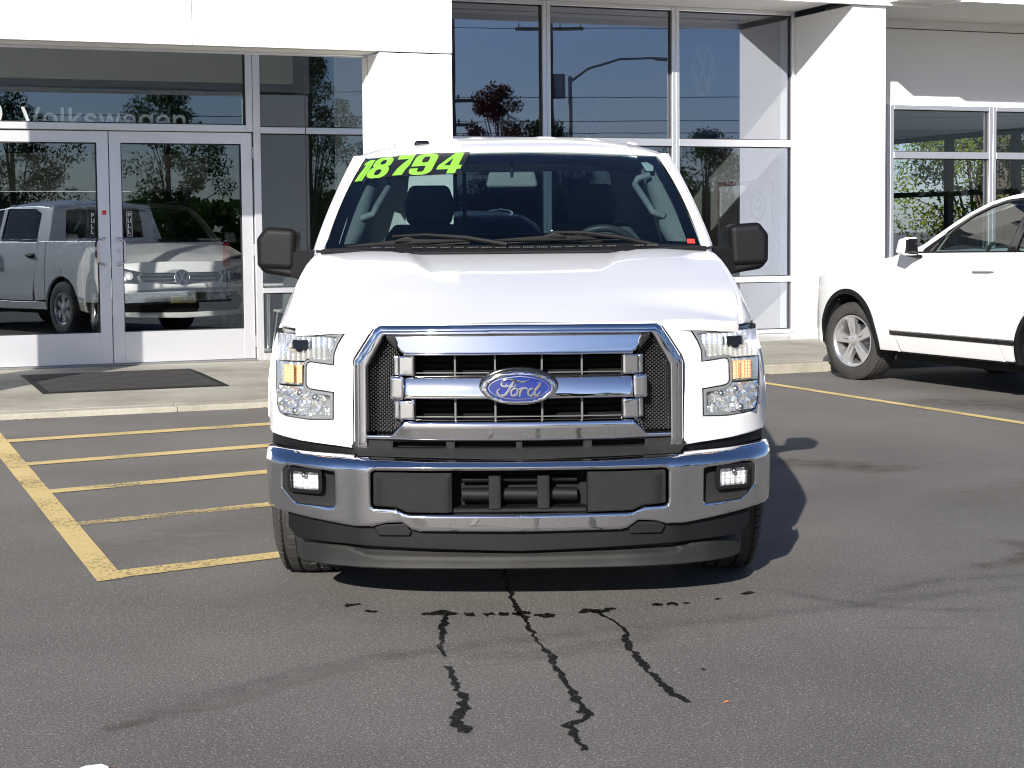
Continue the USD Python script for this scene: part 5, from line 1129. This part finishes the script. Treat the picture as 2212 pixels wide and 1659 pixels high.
    wf = Polygon([(2.02, 1.205), (2.16, 1.375), (2.42, 1.515), (2.62, 1.59), (2.80, 1.632), (3.12, 1.655), (3.03, 1.215)])
    wr = Polygon([(3.13, 1.22), (3.21, 1.655), (3.6, 1.66), (4.0, 1.635), (4.12, 1.45), (4.10, 1.23)])
    wq = Polygon([(1.86, 1.205), (1.86, 1.225), (2.13, 1.365), (1.995, 1.205)])
    gp = lambda poly, off=0, **k: panel(poly, lambda y, z: (Gs(y, z) + off, y, z), (1, 0, .3), cell=.06, **k)
    bo_('cab_side', gp(green.difference(wf).difference(wr).difference(wq).difference(Polygon([(3.02, 1.2), (3.12, 1.66), (3.22, 1.66), (3.14, 1.2)])), r=.006, thick=.03), paint, smooth=40)
    bo_('b_pillar', gp(Polygon([(3.035, 1.205), (3.125, 1.655), (3.205, 1.655), (3.125, 1.205)]), .001, r=.002, thick=.03), 'gloss_black')
    bo_('quarter_cover', gp(wq, -.004, r=0, thick=.02), 'gloss_black')
    for q in (wf, wr):
        bo_('side_window', gp(q.buffer(.008), -.010, r=0, thick=0), 'cab_glass')
        bo_('window_seal', gp(q.buffer(.014).difference(q.buffer(-.006)), .002, r=.002, thick=.012), 'gloss_black')
    zt = lambda x, y: top(np.clip(y, 2.2, 4.5)) + .035 * np.clip(1 - (np.abs(x) / .68) ** 2.2, -1, 1)
    rf_ = [(0, 2.505), (.40, 2.565), (.595, 2.63), (.645, 2.75), (.665, 3.0), (.672, 3.7), (.65, 4.2), (.60, 4.42), (0, 4.52)]
    o('roof', panel(Polygon(rf_ + [(-a_, b_) for a_, b_ in reversed(rf_)]).buffer(0), lambda x, y: (x, y, zt(x, y)), (0, -.1, 1), cell=.06, r=.01, thick=.03), paint)
    bo_('roof_rail', tube([(.60, 2.85, 1.70), (.60, 2.98, 1.745), (.60, 3.4, 1.775), (.60, 4.0, 1.75), (.59, 4.25, 1.70)], .015, 8), 'satin_chrome', smooth=True)
    o('tailgate', panel(sym([(0, 1.66), (.62, 1.63), (.84, 1.2), (.86, .5), (0, .45)]), lambda x, z: (x, 4.78 - .10 * np.abs(x) ** 2 - .38 * np.clip((z - 1.1) / .55, 0, 1) ** 1.3, z), (0, 1, 0), cell=.1, r=.01, thick=.04), paint)
    tg = lambda x, z: 4.785 - .10 * np.abs(x) ** 2 - .38 * np.clip((z - 1.1) / .55, 0, 1) ** 1.3
    o('rear_window', panel(rounded(sym([(0, 1.58), (.54, 1.55), (.68, 1.22), (0, 1.20)]), .04), lambda x, z: (x, tg(x, z) + .003, z), (0, 1, 0), cell=.08, r=.003, thick=.01), 'gloss_black')
    bo_('tail_light', hull([(.62, 4.74, .98), (.86, 4.58, 1.0), (.84, 4.60, 1.14), (.62, 4.74, 1.12)], .02), 'red_lens')
    pil_in = W[-1, :, :]; pil_out = np.stack([Gs(pil_in[:, 1] + .13, pil_in[:, 2] + .01), pil_in[:, 1] + .13, pil_in[:, 2] + .01], -1)
    pm = grid_mesh(np.stack([pil_in + [0, 0, .004], (pil_in + pil_out) / 2 + [.012, -.012, .012], pil_out], 1))
    if pm.face_normals[:, 0].mean() < 0: pm.invert()
    bo_('a_pillar', pm, paint, smooth=60)
    # cabin
    o('dashboard', hull([(-.72, 1.75, 1.17), (.72, 1.75, 1.17), (-.72, 2.12, 1.15), (.72, 2.12, 1.15), (-.72, 1.8, .8), (.72, 1.8, .8), (-.72, 2.1, .8), (.72, 2.1, .8)], .03), 'cab_dark')
    for x in (-.38, .38):
        q = o('front_seat', hull([(x - .20, 2.95, .8), (x + .20, 2.95, .8), (x - .20, 3.10, 1.25), (x + .20, 3.10, 1.25)], .06, 2), 'seat_cloth', smooth=50)
        obj(q, 'headrest', hull([(x - .09, 3.12, 1.38), (x + .09, 3.12, 1.38), (x - .08, 3.13, 1.46), (x + .08, 3.13, 1.46)], .045, 2), 'seat_cloth', smooth=True)
    o('rear_seat', hull([(-.60, 3.9, .8), (.60, 3.9, .8), (-.6, 4.05, 1.28), (.6, 4.05, 1.28)], .05, 2), 'cab_dark', smooth=50)
    bo_('door_trim', box(.76, .82, 1.8, 4.2, .5, 1.17), 'cab_dark'); o('cabin_floor', box(-.8, .8, 1.7, 4.5, .44, .48), 'cab_dark')
    c0 = np.array([.38, 2.36, 1.13]); e1_, e2_ = np.array([1., 0, 0]), np.array([0, -.42, .907])
    q = o('steering_wheel', tube([c0 + .185 * (math.cos(b_) * e1_ + math.sin(b_) * e2_) for b_ in np.linspace(0, 2 * np.pi, 37)], .016, 8, caps=False), 'cab_dark', smooth=True)
    obj(q, 'centre_pad', hull([c0 - .06 * e1_, c0 + .06 * e1_, c0 - .06 * e2_, c0 + .05 * e2_], .03), 'cab_dark', smooth=True)
    for b_ in (0, math.pi, -math.pi / 2): obj(q, 'spoke', cyl(c0, c0 + .18 * (math.cos(b_) * e1_ + math.sin(b_) * e2_), .014, 6), 'cab_trim')
    o('rear_view_mirror', hull([(-.1, 2.42, 1.50), (.1, 2.42, 1.50), (-.1, 2.42, 1.55), (.1, 2.42, 1.55)], .014), 'cab_dark', smooth=True)
    if tag: o('hang_tag', rrect and front(rrect(-.17, .06, 1.20, 1.50, .02), lambda x, z: 2.02 + (z - 1.2) * 1.35 + 0 * x, cell=.3, r=0, thick=.004), 'red_sticker')
    for mm in ((lambda q_: q_), mirx):
        h = o('mirror', mm(hull([(.985, 1.76, 1.22), (1.09, 1.80, 1.215), (.99, 1.78, 1.30), (1.08, 1.82, 1.30), (.985, 1.90, 1.20), (1.10, 1.91, 1.20), (.99, 1.90, 1.315), (1.09, 1.91, 1.315)], .022, 2)), paint, smooth=True)
        obj(h, 'mirror_glass', mm(hull([(.99, 1.934, 1.205), (1.10, 1.934, 1.205), (.995, 1.934, 1.31), (1.09, 1.934, 1.31)], .006)), 'gloss_black')
        obj(h, 'glass_rim', mm(hull([(.985, 1.922, 1.20), (1.105, 1.922, 1.20), (.99, 1.922, 1.315), (1.095, 1.922, 1.315)], .010)), 'black_plastic')
        obj(h, 'foot', mm(hull([(.88, 1.80, 1.16), (.88, 1.90, 1.16), (1.0, 1.80, 1.19), (1.06, 1.88, 1.185)], .014)), 'black_plastic')
    # wheels: five wide spokes
    tset = (tyre_mesh(.369, .255, .236, N=64), *rim5)
    for x, f in ((.80, False), (-.80, True)):
        w_ = wheel(t, x, .79, .367, f, steer=steer, meshes=tset); wheel(t, x, 3.68, .367, f, meshes=tset)
    return t
def rim5_meshes(rim, W):
    barrel = revolve([(-.40 * W, rim - .002), (-.38 * W, rim - .02), (.1 * W, rim - .05), (.40 * W, rim - .024), (.46 * W, rim + .003), (.485 * W, rim + .003), (.48 * W, rim - .010), (.42 * W, rim - .022)], 72, 'x')
    sp = []
    for k in range(5):
        a = k / 5 * 2 * np.pi + math.pi / 2 + .15
        for s0 in (-1, 1):                        # two-part spoke with a slit towards the hub
            pts = []
            for r, lo, hi, xo in ((.045, .008, .030, .40), (.11, .010, .036, .42), (.15, .0, .042, .425), (rim - .012, .0, .052, .43)):
                for q in (lo, hi):
                    for dx in (0, -.040):
                        b = s0 * (q + (.004 if dx else 0)); pts.append((xo * W + dx, r * math.cos(a) - b * math.sin(a), r * math.sin(a) + b * math.cos(a)))
            sp.append(trimesh.convex.convex_hull(np.array(pts)))
    hub = revolve([(.30 * W, 0), (.30 * W, .072), (.395 * W, .068), (.41 * W, .045), (.43 * W, .032), (.44 * W, .029), (.445 * W, 0)], 32, 'x')
    return barrel, sp, hub
rim5 = rim5_meshes(.239, .255)
su, sv = uvxy(9.865, 14.46)
p_suv = suv('parked_suv', 'white sport utility vehicle parked nose to the kerb, seen from its left side', (su, sv, 0), 180 + 22, 'suv_paint', steer=.22)
cap = extr(emblem(.028), .002, lambda x, y, z: (.8 + .445 * .255 + .001 + z, .79 + x, .367 + y))
ix, iy = uvxy(4.10, 20.95)
suv('showroom_suv', 'white sport utility vehicle inside the showroom, seen head on through the door glass', (ix, iy, .105), 22, 'suv_paint', plate=True, tag=True)
rx, ry = uvxy(23.4, 30.5)
suv('red_car', 'red car parked beyond the far windows of the right wing', (rx, ry, 0), 22 - 40, 'red_paint')

# ================================================================== what the glass and chrome reflect, and what stands behind the wing
def crown_mesh(seed, h, w, n, leaf, base=.25, shape=1.0):
    r = np.random.default_rng(seed); V, F = [], []
    cl = []
    for k in range(70):
        a, zz_ = r.uniform(0, 2 * np.pi), r.uniform(base, 1)
        t = (zz_ - base) / (1 - base); rad = w * (math.sin(math.pi * min(max(t * .82 + .14, 0), 1)) ** shape) * r.uniform(.25, 1.0)
        cl.append((rad * math.cos(a), rad * math.sin(a), zz_ * h, r.uniform(.10, .24) * w + .12))
    cl = np.array(cl)
    ci = r.integers(0, len(cl), n); d = r.normal(size=(n, 3)); d /= np.linalg.norm(d, axis=1, keepdims=True)
    p = cl[ci, :3] + d * (cl[ci, 3] * r.uniform(.3, 1.1, n) ** .6)[:, None] * np.array([1, 1, .8])
    e1_ = r.normal(size=(n, 3)); e1_ /= np.linalg.norm(e1_, axis=1, keepdims=True); e2_ = np.cross(e1_, r.normal(size=(n, 3))); e2_ /= np.linalg.norm(e2_, axis=1, keepdims=True)
    s = leaf * r.uniform(.6, 1.3, n)[:, None]
    V = np.stack([p - e1_ * s, p - e2_ * s * .5, p + e1_ * s, p + e2_ * s * .5], 1).reshape(-1, 3); b = np.arange(n)[:, None] * 4
    return tm(V, np.vstack([b + [0, 1, 2], b + [0, 2, 3]])), cl
def tree(name, label, loc, h, w, leaf_mat, seed, n=5200, leaf=.11, base=.25, shape=1.0, group=None, cat='tree'):
    t = thing(name, label, cat, group=group, loc=loc, rotz=seed * 40 % 360)
    c, cl = crown_mesh(seed, h, w, n, leaf, base, shape)
    r = np.random.default_rng(seed + 500)
    obj(t, 'trunk', tube([(0, 0, -.05), (.03, .02, h * .2), (-.04, .05, h * .45), (.02, 0, h * .8)], [.05 * w + .06, .035 * w + .05, .03 * w + .03, .02], 10), 'bark', smooth=True)
    limbs = [tube([(0, 0, h * base * r.uniform(.8, 1.3)), (q[0] * .5, q[1] * .5, q[2] * .8), tuple(q[:3])], [.035, .022, .008], 6) for q in cl[::4]]
    for l_ in limbs: obj(t, 'limb', l_, 'bark', smooth=True)
    obj(t, 'crown', c, leaf_mat, smooth=False, kind='stuff')
    return t
# across the lot: trees mirrored in the glass and the chrome
spots = [((16.0, -22.5), 6.3, 2.6, 'leaf_dark', 'dark green shade tree mirrored in the left door glass'), ((20.9, -20.3), 6.6, 2.3, 'leaf_green', 'green tree with dense crown mirrored in the right door glass'),
         ((25.3, -17.8), 7.6, 2.2, 'leaf_green', 'loose tall tree mirrored in the window beside the doors'), ((28.0, -16.0), 5.8, 1.7, 'leaf_dark', 'slim dark tree mirrored between doors and showroom'),
         ((31.0, -12.6), 6.9, 1.9, 'leaf_red', 'reddish tree mirrored in the showroom glass above the pickup roof'), ((32.6, -11.6), 5.6, 1.8, 'leaf_green', 'low green tree beside the reddish one, mirrored in showroom glass'),
         ((37.2, -7.6), 4.9, 2.4, 'leaf_green', 'round bushy tree mirrored low in the right showroom pane'), ((9.5, -26.0), 5.2, 2.3, 'leaf_dark', 'dark round tree straight across the lot'),
         ((3.6, -17.0), 4.2, 1.9, 'leaf_red', 'purple-leaved ornamental tree mirrored in the chrome upper bar'), ((5.4, -17.8), 3.0, 1.3, 'leaf_green', 'small green tree mirrored in the chrome beside the purple one'),
         ((-2.0, -36.0), 5.4, 2.6, 'leaf_dark', 'wide dark tree mirrored in the chrome above the badge'), ((-17.0, -30.0), 6.2, 2.6, 'leaf_green', 'green tree across the lot at the far left of the chrome')]
for k, ((x, y), h, w, lm_, lab) in enumerate(spots):
    tree('shade_tree', lab, (x, y, 0), h, w, lm_, 20 + k, n=15000, leaf=.058, base=.18)
# far hedge and hills along the horizon
r_ = np.random.default_rng(3); V, F = [], []
n = 26000
ang = r_.uniform(math.radians(185), math.radians(372), n); dist = r_.uniform(64, 74, n)
hh = 2.2 + 2.2 * meshkit.fbm(np.stack([ang * 14, ang * 0, ang * 0], 1), 4, 5)
p = np.stack([dist * np.cos(ang), dist * np.sin(ang), r_.uniform(0, 1, n) ** .7 * hh], 1)
e1 = r_.normal(size=(n, 3)); e1 /= np.linalg.norm(e1, axis=1, keepdims=True); e2 = np.cross(e1, r_.normal(size=(n, 3))); e2 /= np.linalg.norm(e2, axis=1, keepdims=True)
s = .42 * r_.uniform(.6, 1.3, n)[:, None]
V = np.stack([p - e1 * s, p - e2 * s * .6, p + e1 * s, p + e2 * s * .6], 1).reshape(-1, 3); b = np.arange(n)[:, None] * 4
hp_ = obj('/World', 'treeline', tm(V, np.vstack([b + [0, 1, 2], b + [0, 2, 3]])), 'leaf_green', smooth=False)
data(stage.GetPrimAtPath(hp_), 'distant green treeline behind the camera, mirrored in chrome', 'treeline', kind='stuff')
# utility pole, lamp pole and wires
def pole(name, label, x, y, h, arms):
    t = thing(name, label, 'utility pole', loc=(x, y, 0), rotz=40)
    obj(t, 'shaft', tube([(0, 0, 0), (0, 0, h)], [.17, .12], 12), 'pole_wood', smooth=40)
    for z, l in arms:
        a = obj(t, 'crossarm', cbox(-l, l, -.06, .06, z - .06, z + .06, .01), 'pole_wood')
        for q in np.linspace(-l * .9, l * .9, 4): obj(a, 'insulator', cyl((q, 0, z + .06), (q, 0, z + .22), .035, 8), 'lamp_grey')
    return t
up = pole('utility_pole', 'wooden utility pole with crossarm mirrored in the middle showroom pane', 32.5, -11.3, 10.2, ((9.0, 1.3),))
obj(up, 'transformer', cyl((.35, 0, 6.4), (.35, 0, 7.3), .25, 16), 'lamp_grey', smooth=40)
pole('utility_pole', 'wooden utility pole with three crossarms mirrored at the left showroom edge', 29.5, -13.5, 9.6, ((6.3, .8), (5.4, .8), (4.4, .7)))
lt = thing('street_lamp', 'grey street lamp with long curved arm mirrored in the showroom glass', 'street lamp', loc=(33.0, -10.7, 0))
obj(lt, 'post', tube([(0, 0, 0), (0, 0, 7.2)], [.11, .07], 12), 'lamp_grey', smooth=40)
obj(lt, 'arm', tube([(0, 0, 7.0), (.5, .45, 7.5), (1.4, 1.2, 7.85), (2.6, 2.1, 7.9)], [.06, .05, .045, .04], 8), 'lamp_grey', smooth=True)
obj(lt, 'lamp_head', hull([(2.5, 2.05, 7.86), (3.0, 2.45, 7.84)], [.06, .08]), 'lamp_grey', smooth=True)
for k, (z, sag, lab) in enumerate(((9.1, .8, 'topmost overhead wire strung between the poles'), (8.7, 1.3, 'second overhead wire, sagging below the topmost'), (6.2, .7, 'overhead cable at crossarm height'), (4.9, .5, 'lowest overhead cable near the tree tops'), (5.3, .9, 'slack overhead cable just above the lowest one'))):
    a, b_ = np.array([-10, -38.0]), np.array([62, 12.0])
    q = np.linspace(0, 1, 25); pts = np.column_stack([a[0] + (b_[0] - a[0]) * q, a[1] + (b_[1] - a[1]) * q + .3 * k, z - sag * 4 * q * (1 - q) + sag])
    w_ = obj('/World', 'overhead_wire', tube(pts, .013, 5), 'wire_black', smooth=True)
    data(stage.GetPrimAtPath(w_), lab, 'wire')
# behind the right wing
for k, (u_, v_, h, w) in enumerate(((22.5, 26.0, 4.4, 1.9), (24.5, 31.5, 5.2, 2.3), (27.0, 35.5, 5.0, 2.4), (22.8, 22.0, 3.6, 1.7), (29.0, 30.0, 4.6, 2.2))):
    x, y = uvxy(u_, v_)
    tree('yard_tree', ['sunlit yellow-green tree right behind the wing windows', 'taller yellow-green tree seen past the wing mullion', 'far yellow-green tree behind the wing', 'low bushy tree outside the wing, rightmost', 'broad tree at the back of the yard'][k], (x, y, 0), h, w, 'leaf_yellow', 60 + k, n=16000, leaf=.052, base=.05)
